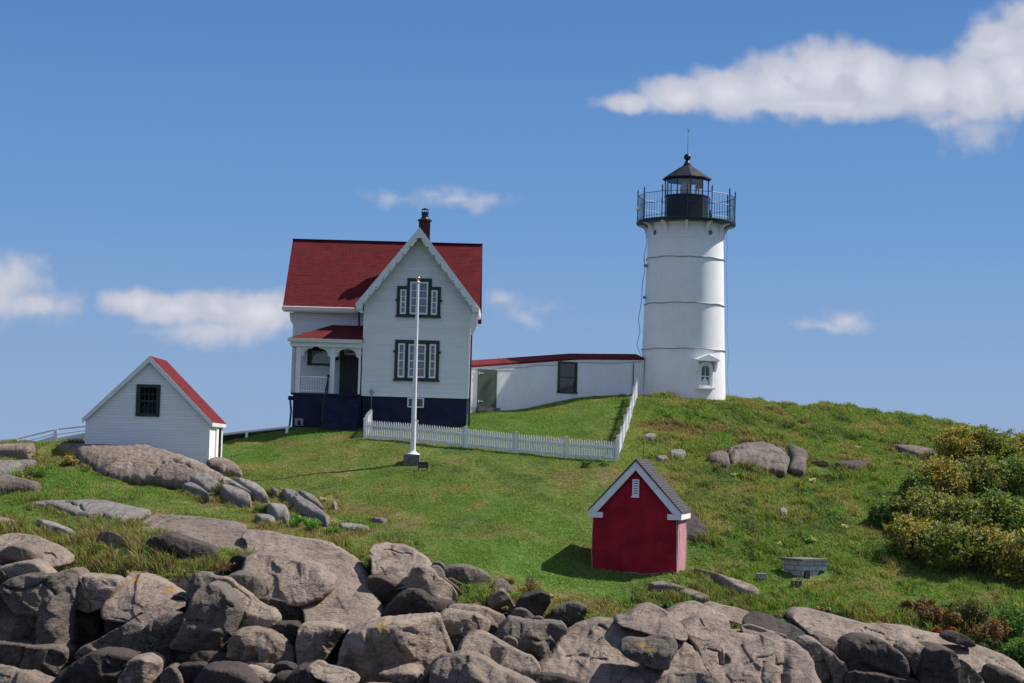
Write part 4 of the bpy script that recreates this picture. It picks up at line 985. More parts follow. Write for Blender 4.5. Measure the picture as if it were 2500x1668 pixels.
le("long grey ledge running down the lawn between two weed patches", '8', [(1000, 465), (1100, 468), (1160, 490), (1250, 568), (1350, 628), (1450, 708), (1545, 790), (1480, 825), (1380, 775), (1250, 705), (1150, 635), (1130, 572), (1050, 545)], 0.42, [], rnd=.35, cracks=[[(1110, 570), (1180, 565), (1260, 575)]])
le("short grey ledge beside the upper end of the long one", '8', [(1170, 480), (1260, 488), (1350, 528), (1412, 590), (1472, 680), (1400, 662), (1300, 592), (1220, 532)], 0.35, [], rnd=.35)
le("dark little boulder standing up on the lawn right of the long ledge", '8', [(1480, 500), (1500, 475), (1540, 463), (1592, 490), (1612, 545), (1600, 610), (1540, 570)], 0.55, [('u', 1480, 510, 1600, 530, 1.0)], 'rock_dark', Y=72.2, rnd=.4)
le("pale stone at the foot of the dark little boulder", '8', [(1528, 590), (1580, 578), (1607, 610), (1560, 630)], 0.25, [])
le("flat grey strip at the right end of the weed patches", '8', [(1608, 792), (1700, 783), (1850, 803), (1945, 825), (1900, 842), (1700, 842), (1630, 832)], 0.18, [])
le("bare strip of rock under a low turf bank in mid lawn", '8', [(1925, 722), (2050, 733), (2135, 750), (2060, 768), (1980, 752)], 0.18, [])
le("leftmost knob of the rock outcrop on the right hillside", '9', [(298, 525), (340, 478), (440, 453), (492, 480), (512, 560), (490, 590), (420, 575)], 0.36, [], 'rock_grey', rnd=.5)
le("central overhung mass of the outcrop on the right hillside", '9', [(470, 452), (500, 420), (640, 383), (760, 376), (880, 393), (940, 423), (1000, 478), (1035, 520), (1000, 605), (980, 625), (780, 605), (620, 565), (510, 560)], 0.42, [], 'rock_grey', rnd=.5, cracks=[[(480, 490), (640, 470), (800, 430), (920, 440)]], rough=1.4)
le("rightmost grey shoulder of the outcrop on the right hillside", '9', [(980, 410), (1060, 408), (1150, 438), (1205, 490), (1175, 560), (1160, 630), (1050, 615), (1010, 605), (1035, 520)], 0.40, [], 'rock_grey', rnd=.5)
le("small rusty stone right of the hillside outcrop", '9', [(1190, 590), (1260, 568), (1340, 573), (1375, 610), (1340, 645), (1250, 628)], 0.45, [('u', 1190, 600, 1360, 600, .8)], 'rock_rust', Y=79.4)
le("dark ledge under a turf bank near the bushes", '9', [(1395, 580), (1500, 560), (1700, 558), (1745, 585), (1600, 625), (1450, 610)], 0.35, [], 'rock_dark')
le("flat tan rock on the upper right slope beside the bushes", '9', [(1880, 405), (2000, 408), (2150, 418), (2300, 458), (2250, 483), (2150, 503), (2000, 455)], 0.3, [], 'rock_tan')
le("low stone on the slope above the red hut's ridge", '9', [(-30, 470), (30, 456), (85, 455), (135, 487), (90, 508), (-10, 503)], 0.3, [])
le("small stone in the grass right of the fence corner", 'P', [(1566, 1076), (1580, 1066), (1598, 1066), (1608, 1076), (1590, 1080)], 0.25, [])
le("tiny grey stone midway down the right slope", '9', [(918, 995), (960, 963), (1007, 985), (1000, 1022), (940, 1024)], 0.3, [])
le("flat grey stone just right of the red hut's antenna rod", 'P', [(1599, 1122), (1612, 1118), (1628, 1120), (1632, 1128), (1608, 1130)], 0.2, [])
le("dark sloping slab against the red hut's right wall", 'P', [(1662, 1250), (1690, 1258), (1718, 1285), (1736, 1312), (1700, 1320), (1664, 1320)], 0.3, [], 'rock_dark')
le("smooth grey slab low in the turf in front of the red hut", '5', [(700, 355), (850, 308), (960, 343), (1080, 398), (1115, 440), (1000, 455), (850, 405)], 0.22, [], 'rock_tan')
le("slim tan slab at the turf's edge in front of the red hut", '5', [(365, 275), (430, 243), (580, 238), (700, 273), (855, 320), (820, 348), (600, 313), (450, 303)], 0.25, [], 'rock_tan')
le("long tan ridge of rock running right from the red hut's corner", '5', [(840, 90), (950, 98), (1100, 136), (1250, 186), (1450, 246), (1570, 286), (1684, 372), (1620, 425), (1450, 375), (1300, 295), (1150, 195), (1000, 145)], 0.32, [], 'rock_tan', rnd=.35)
# ------------------------------------------------------------------ the keeper's house
HX = (-4.5, 87.0, 12.45)
house = thing('keepers_house', "white clapboard house with red shingled roofs, navy basement and steep front gable", 'house', HX)


def hb():
    return MB(HX)


zP, zE = 21.62, 18.42                     # gable wall peak and shoulders
wall = hb()
wall.prism([(-7.03, 13.93), (-2.0, 13.93), (-2.0, zE), (-4.5, zP), (-7.03, zE)], 87.0, 91.0, 'y')
wall.prism([(89.0, 13.93), (94.2, 13.93), (94.2, 18.25), (91.6, 21.35), (89.0, 18.25)], -10.6, -2.06, 'x')
wall = wall.build('wall', M['white_siding'], house)
hb().box(-10.5, -2.08, 89.05, 94.0, 11.6, 13.93).box(-6.98, -2.06, 87.04, 89.05, 11.6, 13.93).build('basement', M['navy'], house)
for x0, x1, y0, z1 in ((-7.05, -6.93, 86.975, 18.45), (-2.10, -1.98, 86.975, 18.45), (-10.62, -10.48, 88.975, 18.2)):
    hb().box(x0, x1, y0, y0 + 0.14, 13.95, z1).build('corner_board', M['white'], house)
hb().box(-7.06, -1.97, 86.97, 87.0, 13.88, 13.95).build('water_table', M['white'], house)

roof = hb()
roof.prism([(88.45, 18.14), (91.6, 21.76), (94.75, 18.14), (94.70, 18.00), (91.6, 21.56), (88.50, 18.00)], -11.08, -1.6, 'x')
roof.prism([(-7.42, 18.18), (-4.5, 21.90), (-1.58, 18.18), (-1.70, 18.10), (-4.5, 21.68), (-7.30, 18.10)], 86.48, 91.55, 'y')
roof = roof.build('roof', M['red_shingle'], house)
ch = hb().box(-4.74, -4.19, 90.15, 90.7, 20.8, 22.70)
ch = ch.build('chimney', M['brick'], roof)
cp = hb().lathe([(.36, 22.70), (.36, 22.76), (.22, 22.82), (.17, 22.88), (.17, 23.08), (.19, 23.10), (.19, 23.14)], -4.46, 90.42, 14)
for i in range(4):
    a = i * math.pi / 2 + .4
    cp.box(-4.46 + .15 * math.cos(a) - .015, -4.46 + .15 * math.cos(a) + .015, 90.42 + .15 * math.sin(a) - .015, 90.42 + .15 * math.sin(a) + .015, 23.14, 23.28)
cp.lathe([(.2, 23.28), (.05, 23.35)], -4.46, 90.42, 14)
cp.build('chimney_pot', M['black'], roof)
hb().box(-11.1, -1.59, 91.52, 91.68, 21.75, 21.79).build('ridge_cap', M['red_shingle'], roof)
hb().tube((-6.45, 88.9, 18.6), (-6.45, 88.9, 19.25), .02).build('vent_pipe', M['white'], roof)

# scalloped barge boards along the gable
brd = hb()
for sgn in (-1, 1):
    p0, p1 = Vector((-4.5, 21.90)), Vector((-4.5 + sgn * 2.93, 18.16))
    d = (p1 - p0)
    L = d.length
    d = d / L
    nrm = Vector((-d.y, d.x))
    if nrm.y > 0: nrm = -nrm
    inner = []
    N = 96
    for i in range(N + 1):
        q = i / N
        wv = 0.27 + 0.045 * (abs(math.sin(q * math.pi * 9.0)) ** .7) + 0.018 * math.sin(q * math.pi * 36)
        if q < .09: wv += .45 * (1 - q / .09) ** 1.2 * 0.6
        inner.append(p0 + d * (q * L) + nrm * wv)
    out = [p0, p1] + [q for q in reversed(inner)]
    out = [(q.x if (q.x + 4.5) * sgn >= 0 else -4.5, q.y) for q in out]
    brd.prism(out, 86.42, 86.475, 'y')
for sgn in (-1, 1):                        # little bosses at the feet
    brd.tube((-4.5 + sgn * 2.72, 86.36, 18.08), (-4.5 + sgn * 2.72, 86.42, 18.08), .16, .16, 14)
brd = brd.build('barge_board', M['trim'], house)
for sgn in (-1, 1):
    for i in range(9):
        dk = hb()
        q = (i + .9) / 9.6
        c = (-4.5 + sgn * (2.93 * q - .16), 21.9 - 3.74 * q - .22)
        for k in range(4):
            a = k * math.pi / 2 + .78
            dk.tube((c[0] + .035 * math.cos(a), 86.415, c[1] + .035 * math.sin(a)), (c[0] + .035 * math.cos(a), 86.421, c[1] + .035 * math.sin(a)), .022, .022, 6)
        dk.build('pierced_flower', M['wood_grey'], brd)

hb().prism([(88.30, 18.13), (88.46, 18.16), (88.5, 17.98), (88.36, 17.95)], -11.1, -7.42, 'x').build('gutter', M['white'], house)
hb().prism([(88.46, 18.02), (88.99, 18.02), (88.99, 17.92), (88.50, 17.90)], -11.05, -7.0, 'x').build('soffit', M['white'], house)
hb().prism([(-1.72, 18.12), (-1.56, 18.16), (-1.60, 17.95), (-1.72, 17.95)], 86.5, 91, 'y').build('gutter', M['white'], house)
for pl, ya, yb in (([(-1.97, 18.05), (-1.62, 18.05), (-1.66, 17.35), (-1.82, 16.95), (-1.97, 16.85)], 86.7, 86.95), ([(-10.63, 17.9), (-10.82, 17.9), (-10.75, 17.5), (-10.63, 17.3)], 89.0, 89.2),
                   ([(-7.08, 18.1), (-7.36, 18.1), (-7.3, 17.85), (-7.08, 17.75)], 86.6, 86.72)):
    hb().prism(pl, ya, yb, 'y').build('eaves_bracket', M['trim'], house)
hb().tube((-7.38, 88.25, 18.05), (-7.34, 88.3, 16.4), .045).build('downspout', M['black'], house)
hb().path([(-1.66, 86.9, 17.75), (-1.9, 87.2, 17.35), (-1.93, 87.2, 16.9), (-1.93, 87.2, 12.6)], .045).build('downspout', M['black'], house)


def sash(parent, x0, x1, z0, z1, y, nx, nz, glass, mid=True):
    fr = hb()
    b = .075
    fr.box(x0, x0 + b, y, y + .05, z0, z1).box(x1 - b, x1, y, y + .05, z0, z1)
    fr.box(x0 + b, x1 - b, y, y + .05, z1 - b, z1).box(x0 + b, x1 - b, y, y + .05, z0, z0 + b * 1.2)
    zm = (z0 + z1) / 2
    if mid:
        fr.box(x0 + b, x1 - b, y + .003, y + .045, zm - .025, zm + .025)
    for i in range(1, nx):
        x = x0 + b + (x1 - x0 - 2 * b) * i / nx
        fr.box(x - .013, x + .013, y + .012, y + .04, z0 + b, z1 - b)
    for k in range(1, nz):
        if mid and abs(k - nz / 2) < .1: continue
        z = z0 + b + (z1 - z0 - 2 * b) * k / nz
        fr.box(x0 + b, x1 - b, y + .014, y + .038, z - .013, z + .013)
    s = fr.build('sash', M['white'], parent)
    hb().box(x0 + b * .5, x1 - b * .5, y + .03, y + .034, z0 + b * .5, z1 - b * .5).build('pane', glass, parent)
    return s


# upper window: tall middle light between two low side lights in a stepped green casing
def casing(poly, holes, y=86.93):
    return hb().prism(poly, y, 86.998, 'y', holes)


x0, x1 = -5.50, -3.43
c = casing([(-5.50, 17.72), (-3.43, 17.72), (-3.43, 19.14), (-3.87, 19.14), (-3.87, 19.52), (-5.03, 19.52), (-5.03, 19.14), (-5.50, 19.14)],
           [[(-5.35, 17.80), (-5.05, 17.80), (-5.05, 18.98), (-5.35, 18.98)], [(-4.89, 17.80), (-4.03, 17.80), (-4.03, 19.36), (-4.89, 19.36)], [(-3.88, 17.80), (-3.58, 17.80), (-3.58, 18.98), (-3.88, 18.98)]])
c.box(-5.55, -3.38, 86.88, 86.93, 17.66, 17.74).box(-5.57, -5.50, 86.92, 86.99, 18.42, 18.52).box(-3.43, -3.36, 86.92, 86.99, 18.42, 18.52)
win = c.build('window', M['green'], house)
win['label'] = "upper window with tall middle light in a stepped dark green casing"
sash(win, -5.35, -5.05, 17.80, 18.98, 86.945, 1, 4, M['pane'])
sash(win, -4.89, -4.03, 17.80, 19.36, 86.945, 2, 4, M['pane'])
sash(win, -3.88, -3.58, 17.80, 18.98, 86.945, 1, 4, M['pane'])
c = casing([(-5.52, 14.70), (-3.42, 14.70), (-3.42, 16.58), (-5.52, 16.58)],
           [[(-5.37, 14.80), (-5.04, 14.80), (-5.04, 16.42), (-5.37, 16.42)], [(-4.88, 14.80), (-4.05, 14.80), (-4.05, 16.40), (-4.88, 16.40)], [(-3.89, 14.80), (-3.57, 14.80), (-3.57, 16.42), (-3.89, 16.42)]])
c.box(-5.57, -3.37, 86.88, 86.93, 14.64, 14.72).box(-5.59, -5.52, 86.92, 86.99, 15.98, 16.08).box(-3.42, -3.35, 86.92, 86.99, 15.98, 16.08)
win = c.build('window', M['green'], house)
win['label'] = "lower triple window in a square dark green casing"
sash(win, -5.37, -5.04, 14.80, 16.42, 86.945, 1, 4, M['pane'])
sash(win, -4.88, -4.05, 14.80, 16.40, 86.945, 2, 4, M['pane'])
sash(win, -3.89, -3.57, 14.80, 16.42, 86.945, 1, 4, M['pane'])
c = hb().prism([(-4.86, 13.40), (-4.08, 13.40), (-4.08, 13.86), (-4.86, 13.86)], 86.98, 87.035, 'y', [[(-4.80, 13.45), (-4.14, 13.45), (-4.14, 13.81), (-4.80, 13.81)]])
win = c.build('basement_window', M['white'], house)
hb().box(-4.82, -4.12, 87.0, 87.01, 13.43, 13.83).build('pane', M['pane_dark'], win)

# porch in the angle of the two wings
hb().box(-10.25, -7.05, 86.9, 88.98, 11.6, 13.86).build('porch_base', M['navy'], house)
hb().box(-10.35, -7.05, 86.82, 88.99, 13.86, 13.95).build('porch_floor', M['navy'], house)
E0, E1 = (-10.5, 86.62, 16.52), (-7.04, 86.62, 16.52)
pr = hb()._add([E0, E1, (-7.04, 88.98, 17.34), (-8.72, 88.98, 17.34), (-10.5, 88.98, 16.52), (-10.5, 86.62, 16.46), (-7.04, 86.62, 16.46), (-7.04, 88.98, 16.46), (-10.5, 88.98, 16.46)],
               [(0, 1, 2, 3), (0, 3, 4), (0, 5, 6, 1), (5, 8, 7, 6), (1, 6, 7, 2), (0, 4, 8, 5), (3, 2, 7, 8, 4)])
pr.build('porch_roof', M['red_shingle'], house)
fa = hb().prism([(86.50, 16.50), (86.62, 16.51), (86.66, 16.36), (86.56, 16.34)], -10.56, -7.04, 'x').box(-10.45, -7.05, 86.72, 86.98, 16.14, 16.36).box(-10.42, -10.22, 86.98, 88.97, 16.14, 16.36)
fa.build('porch_beam', M['white'], house)
for xc in (-10.05, -8.44, -7.16):
    w_ = .11 if xc < -7.5 else .05
    hb().box(xc - w_, xc + w_, 86.88 - w_ + .06, 86.88 + w_ + .06, 13.95, 16.15).box(xc - w_ - .03, xc + w_ + .03, 86.8, 87.08, 15.88, 15.94).build('porch_post', M['white'], house)


def arch(xa, xb):
    for s, xe in ((1, xa), (-1, xb)):
        pts = [(xe, 16.14), (xe, 15.66)]
        pts += [(xe + s * (.10 + .05 * math.sin(q * 3.1)), 15.70 + .16 * q) for q in (0, .5, 1)]
        for i in range(7):
            a = math.pi - i / 6 * math.pi / 2
            pts.append((xe + s * (.52 + .36 * math.cos(a)), 15.86 + .20 * math.sin(a)))
        pts.append((xe + s * .58, 16.14))
        yield pts


bk = hb()
for xa, xb in ((-9.94, -8.55), (-8.33, -7.21)):
    for pts in arch(xa, xb):
        bk.prism(pts, 86.9, 86.96, 'y')
bk.build('porch_bracket', M['trim'], house)
rl = hb().box(-9.94, -8.55, 86.9, 86.98, 14.68, 14.75).box(-9.94, -8.55, 86.91, 86.97, 14.02, 14.07)
for i in range(12):
    x = -9.94 + 1.39 * (i + .5) / 12
    rl.box(x - .018, x + .018, 86.92, 86.96, 14.07, 14.68)
rl.build('porch_railing', M['white'], house)
c = hb().prism([(-9.86, 15.36), (-8.58, 15.36), (-8.58, 16.5), (-9.86, 16.5)], 88.93, 88.998, 'y', [[(-9.66, 15.46), (-8.76, 15.46), (-8.76, 16.4), (-9.66, 16.4)]])
win = c.build('window', M['green'], house)
win['label'] = "porch window with white lace behind dark green casing"
hb().box(-9.66, -8.76, 88.95, 88.96, 15.46, 16.06).build('lace_curtain', M['lace'], win)
hb().box(-9.66, -8.76, 88.95, 88.96, 16.064, 16.4).build('pane', M['pane_dark'], win)
dr = hb().prism([(-8.28, 13.95), (-7.1, 13.95), (-7.1, 16.5), (-8.28, 16.5)], 88.92, 88.998, 'y', [[(-8.1, 13.97), (-7.16, 13.97), (-7.16, 16.3), (-8.1, 16.3)]])
fr_ = dr.build('door_frame', M['green'], house)
dr = hb().box(-8.1, -7.16, 88.95, 88.99, 13.97, 15.9)
for xa in (-8.02, -7.6):
    for za, zb in ((14.1, 14.75), (14.9, 15.8)):
        dr.box(xa, xa + .36, 88.935, 88.95, za, zb)
dr = dr.build('door', M['dark_door'], house)
hb().box(-8.0, -7.68, 88.95, 88.96, 15.98, 16.22).box(-7.58, -7.26, 88.95, 88.96, 15.98, 16.22).build('transom_pane', M['lace'], house)
hb().ball((-7.24, 88.9, 14.9), .04).build('door_knob', M['metal'], dr)
hb().tube((-8.42, 88.9, 15.75), (-8.42, 88.8, 15.75), .05).ball((-8.42, 88.78, 15.7), .09).build('porch_lamp', M['black'], house)
st = hb()
for i in range(7):
    st.box(-8.72, -7.08, 86.82 - .22 * (i + 1), 86.82 - .22 * i - .002, 11.6, 13.9 - .19 * (i + 1))
st.build('porch_steps', M['navy'], house)
hr = hb().path([(-8.62, 86.7, 13.9), (-8.6, 86.72, 14.72), (-8.66, 85.3, 13.35), (-8.66, 85.3, 12.2)], .035).ball((-8.6, 86.72, 14.76), .07).ball((-8.61, 86.72, 14.3), .05)
hr.build('handrail', M['black'], house)
fp = hb().tube((-6.55, 86.94, 13.0), (-6.55, 86.94, 14.05), .018).tube((-6.55, 86.94, 13.98), (-6.55, 86.94, 14.14), .05, .05).lathe([(.07, 14.0), (.09, 14.1), (.01, 14.26)], -6.55, 86.9, 8)
fp.build('vent_pipe', M['metal'], house)
hb().box(-10.72, -10.5, 88.9, 89.04, 13.65, 13.85).path([(-10.62, 88.97, 13.65), (-10.56, 88.97, 13.1), (-10.64, 88.97, 12.0)], .05).build('meter_pipe', M['navy'], house)
bx = hb().prism([(-10.12, 12.4), (-9.72, 12.4), (-9.72, 12.74), (-10.12, 12.74)], 86.82, 86.89, 'y', [[(-9.98, 12.42), (-9.85, 12.42), (-9.85, 12.62), (-9.98, 12.62)]])
bx.build('crawl_hatch', M['concrete'], house)

# ------------------------------------------------------------------ lighthouse
TX0, TY0 = 8.95, 96.0
tower = thing('lighthouse', "white cylindrical lighthouse tower with black lantern room and iron gallery", 'lighthouse', (TX0, TY0, 14.4))


def tb():
    return MB((TX0, TY0, 14.4))


def tr(z):
    return 2.22 + (z - 14.5) / (22.85 - 14.5) * (1.97 - 2.22)


prof = [(2.24, 13.6), (2.24, 14.5)]
for z in (16.98, 19.34, 21.73):
    prof += [(tr(z - .03), z - .03), (tr(z) + .022, z - .025), (tr(z) + .022, z + .025), (tr(z + .03) - .0, z + .03)]
prof += [(1.975, 22.72), (2.0, 22.75), (1.985, 22.80), (1.98, 23.45), (2.02, 23.545)]
body = tb().lathe(prof, TX0, TY0, 72).build('tower_shaft', M['white_tower'], tower, 40)
for z in (16.98, 19.34, 21.73):
    n = 60
    pts = [(TX0 + (tr(z) + .04) * math.sin(i * 2 * math.pi / n), TY0 - (tr(z) + .04) * math.cos(i * 2 * math.pi / n), z + .02 * math.sin(i * .9 + z)) for i in range(n + 1)]
    tb().path(pts, .018, 5).build('cable_ring', M['cable'], tower)
sl = tb()
a = R_(16)
sl.path([(TX0 + (tr(z) + .004) * math.sin(a), TY0 - (tr(z) + .004) * math.cos(a), z) for z in (14.5, 16.9)], .012, 5)
sl.build('plate_seam', M['white_tower'], body)
tb().lathe([(1.6, 23.55), (2.585, 23.55), (2.60, 23.58), (2.60, 23.70), (2.57, 23.72), (0.5, 23.725)], TX0, TY0, 48).build('gallery_deck', M['black'], tower, 30)
PH = [R_(-4.5 + 30 * i) for i in range(12)]
for a in PH:
    ca, sa = math.sin(a), -math.cos(a)
    arc = [(2.52 - .50 * math.cos(q) ** 1.0 * 1.0, 23.5 - .62 * (1 - math.sin(q))) for q in [i / 8 * math.pi / 2 for i in range(9)]]
    pl = [(1.93, 22.82)] + [(r, z) for r, z in arc] + [(2.55, 23.545), (2.40, 23.545)] + [(r - .13 + .0, z + .06) for r, z in reversed(arc[1:-1])] + [(1.93, 23.0)]
    vs = []
    for s in (-.06, .06):
        vs += [(TX0 + r * ca - s * sa, TY0 + r * sa + s * ca, z) for r, z in pl]
    n = len(pl)
    tri = geometry.tessellate_polygon([[Vector((r, z, 0)) for r, z in pl]])
    fs = [tuple(q) for q in tri] + [tuple(i + n for i in q) for q in tri] + [(i, (i + 1) % n, (i + 1) % n + n, i + n) for i in range(n)]
    tb()._add(vs, fs).build('gallery_bracket', M['white_tower'], tower)
rg = tb()
PTS = [(TX0 + 2.54 * math.sin(a), TY0 - 2.54 * math.cos(a)) for a in PH]
for i in range(12):
    (xa, ya), (xb, yb) = PTS[i], PTS[(i + 1) % 12]
    for z, r in ((23.86, .012), (24.52, .012), (25.06, .016)):
        rg.tube((xa, ya, z), (xb, yb, z), r, r, 6)
    for k in range(1, 7):
        q = k / 7
        rg.tube((xa + (xb - xa) * q, ya + (yb - ya) * q, 23.72), (xa + (xb - xa) * q, ya + (yb - ya) * q, 25.06), .0085, .0085, 5)
rail = rg.build('gallery_railing', M['black'], tower)
for x, y in PTS:
    tb().tube((x, y, 23.6), (x, y, 25.12), .026).lathe([(.05, 25.12), (.05, 25.16), (.02, 25.19), (.045, 25.25), (.012, 25.42)], x, y, 8).build('railing_post', M['black'], rail)
LP = [R_(5.5 + 36 * i) for i in range(10)]
tb().lathe([(1.15, 23.72), (1.15, 25.03), (1.19, 25.04), (1.19, 25.10), (1.1, 25.11)], TX0, TY0, 10, LP[0]).build('lantern_base', M['black'], tower)
lm = tb()
Q = [(TX0 + 1.13 * math.sin(a), TY0 - 1.13 * math.cos(a)) for a in LP]
for i, (x, y) in enumerate(Q):
    lm.tube((x, y, 25.08), (x, y, 26.0), .032, .032, 6)
    xb, yb = Q[(i + 1) % 10]
    lm.tube((x, y, 25.93), (xb, yb, 25.93), .05, .05, 6)
lm.build('lantern_frame', M['black'], tower)
for i, (x, y) in enumerate(Q):
    xb, yb = Q[(i + 1) % 10]
    tb().poly([(x, y, 25.1), (xb, yb, 25.1), (xb, yb, 25.94), (x, y, 25.94)]).build('pane', M['glass'], tower)
lr = tb().lathe([(1.20, 25.95), (1.29, 25.96), (1.29, 26.03), (.75, 26.40), (.2, 26.74), (.18, 26.78)], TX0, TY0, 10, LP[0])
lr = lr.build('lantern_roof', M['black_roof'], tower)
tb().lathe([(.21, 26.74), (.21, 26.80), (.16, 26.82), (.15, 26.88), (.12, 26.92), (.10, 26.98), (.06, 27.02)], TX0, TY0, 20).ball((TX0, TY0, 27.18), .185).build('roof_ball', M['black'], lr, 40)
tb().tube((TX0, TY0, 27.3), (TX0 + .02, TY0, 28.65), .014, .008, 6).tube((TX0 + .02, TY0, 28.5), (TX0 - .03, TY0, 28.72), .006).tube((TX0 + .02, TY0, 28.5), (TX0 + .07, TY0, 28.72), .006).build('lightning_rod', M['black'], lr)
tb().lathe([(1.16, 25.90), (1.16, 25.945), (.3, 26.30)], TX0, TY0, 10, LP[0], cap=False).build('lantern_ceiling', M['white'], tower)
m, t = new_mat('prism_lens')
nz = t.noise(t.n('ShaderNodeTexCoord').outputs['Object'], 16, 2, .5)
sx_ = t.n('ShaderNodeSeparateXYZ', i_0=t.n('ShaderNodeTexCoord').outputs['Object']).outputs[2]
bnd = t.math('FRACT', t.math('MULTIPLY', sx_, 14.0))
b = t.n('ShaderNodeBsdfPrincipled', i_Base_Color=t.mix(t.smooth(nz, .4, .6), (.50, .54, .54), (.52, .22, .22)), i_Roughness=.08)
finish(t, b, bnd, .8, .03)
tb().lathe([(.20, 25.0), (.26, 25.15), (.30, 25.45), (.27, 25.72), (.17, 25.92), (.06, 25.98)], TX0 - .06, TY0, 20).build('lens', m, tower, 60)
for a in (R_(-57), R_(33), R_(123), R_(213)):
    ca, sa = math.sin(a), -math.cos(a)
    c0 = Vector((TX0 + 1.93 * ca, TY0 + 1.93 * sa, 23.02))
    c1 = Vector((TX0 + 2.035 * ca, TY0 + 2.035 * sa, 23.02))
    d = (c1 - c0).normalized()
    ring = tb().tube(c0, c1, .20, .18, 20).build('porthole', M['white_tower'], tower)
    tb().tube(c1 - d * .02, c1 + d * .004, .135, .135, 18).build('pane', M['pane_dark'], ring)

# arched window under a little pediment, low on the tower
wa = R_(25.5)
R3 = Matrix.Translation((TX0, TY0, 0)) @ Matrix.Rotation(wa, 4, 'Z')


def tw(mb):
    mb.v = [R3 @ v for v in mb.v]
    return mb


def arched(x, z0, z1, n=8):
    pts = [(-x, z0), (x, z0), (x, z1)]
    pts += [(x * math.cos(q), z1 + x * .62 * math.sin(q)) for q in [i / n * math.pi for i in range(1, n)]]
    return pts + [(-x, z1)]


YF = -2.20
fr_ = tb().prism(arched(.40, 15.0, 16.08), YF - .1, YF + .16, 'y', [arched(.27, 15.14, 16.02)]).box(-.5, .5, YF - .2, YF + .1, 14.92, 15.0)
twin = tw(fr_).build('window', M['white_tower'], tower)
s_ = tb().prism(arched(.28, 15.1, 16.02), YF - .03, YF + .02, 'y', [arched(.225, 15.17, 15.98)]).box(-.22, .22, YF - .025, YF + .015, 15.56, 15.61).box(-.018, .018, YF - .02, YF + .01, 15.16, 16.1)
tw(s_).build('sash', M['white'], twin)
tw(tb().prism(arched(.26, 15.12, 16.0), YF + .0, YF + .008, 'y')).build('pane', M['pane_dark'], twin)
hd = tb().prism([(-.66, 16.36), (.66, 16.36), (.66, 16.44), (0, 16.70), (-.66, 16.44)], YF - .32, YF + .14, 'y')
for s in (-1, 1):
    hd.prism([(s * .50, 16.36), (s * .62, 16.36), (s * .60, 16.12), (s * .52, 15.82), (s * .48, 15.9)], YF - .22, YF + .12, 'y')
tw(hd).build('window_hood', M['white_tower'], twin)
lc = tb()
zz = [23.5, 23.2, 22.6, 22.0, 21.5, 21.75, 21.3, 20.4, 19.6, 19.3, 18.6, 17.9, 17.2, 16.7]
lc.path([(TX0 - tr(z) - .13 - .07 * math.sin(z * 4.1) - (.12 if 16.7 < z < 20 else 0) - (.25 if z > 23.3 else 0), TY0 - .3, z) for z in zz], .016, 5)
lc.box(TX0 - tr(21.4) - .16, TX0 - tr(21.4), TY0 - .5, TY0 - .3, 21.28, 21.42).box(TX0 - tr(19.7) - .13, TX0 - tr(19.7), TY0 - .5, TY0 - .3, 19.63, 19.75)
lc.build('lightning_cable', M['cable'], tower)
lc = tb()
lc.path([(TX0 + tr(z) + .13 + .05 * math.sin(z * 2.3), TY0 - .3, z) for z in (23.5, 22.5, 21.6, 20.4, 19.3, 18.1, 16.9, 15.8, 14.6)], .009, 5)
lc.build('lightning_cable', M['cable'], tower)
tb().tube((TX0 - 2.6, TY0 - .35, 24.28), (TX0 - 2.45, TY0 - .55, 24.38), .09, .12, 10).build('white_lamp', M['white'], tower)
tb().box(TX0 + 1.33, TX0 + 1.47, TY0 + 1.2, TY0 + 1.35, 23.95, 24.3).tube((TX0 + 1.4, TY0 + 1.28, 23.72), (TX0 + 1.4, TY0 + 1.28, 24.6), .03).build('fog_sensor', M['black'], tower)

# ------------------------------------------------------------------ covered way between house and tower
WPT = [(-2.05, 90.3, 15.82, 12.6), (3.42, 93.6, 16.54, 13.2), (6.85, 95.2, 16.70, 13.9)]
walk = thing('covered_walkway', "long low white passage with red roof linking house and tower", 'passage', (2.4, 92.5, 13.4))


def wb():
    return MB((2.4, 92.5, 13.4))


wl, rf = wb(), wb()
for (xa, ya, za, ba), (xb, yb, zb, bb) in zip(WPT, WPT[1:]):
    d = Vector((xb - xa, yb - ya, 0)).normalized()
    n = Vector((d.y, -d.x, 0))
    A, B = Vector((xa, ya, 0)), Vector((xb, yb, 0))
    q = []
    for P_, z, b_ in ((A, za, ba), (B, zb, bb)):
        for o_ in (0, -1.7):
            q += [P_ + n * o_ + Vector((0, 0, b_)), P_ + n * o_ + Vector((0, 0, z - .27))]
    wl._add(q, [(0, 4, 5, 1), (2, 3, 7, 6), (0, 1, 3, 2), (4, 6, 7, 5), (1, 5, 7, 3), (0, 2, 6, 4)])
    q = []
    for P_, z in ((A - d * .02, za), (B + d * (.0 if xb > 5 else .02), zb)):
        q += [P_ + n * .035 + Vector((0, 0, z - .30)), P_ + n * .035 + Vector((0, 0, z - .20)), P_ - n * .85 + Vector((0, 0, z + .05)), P_ - n * 1.86 + Vector((0, 0, z - .20)), P_ - n * 1.86 + Vector((0, 0, z - .30))]
    rf._add(q, [(0, 5, 6, 1), (1, 6, 7, 2), (2, 7, 8, 3), (3, 8, 9, 4), (4, 9, 5, 0), (0, 1, 2, 3, 4), (5, 9, 8, 7, 6)])
wl.build('wall', M['white_tower'], walk)
rf.build('roof', M['red_shingle'], walk)
fb_ = wb()
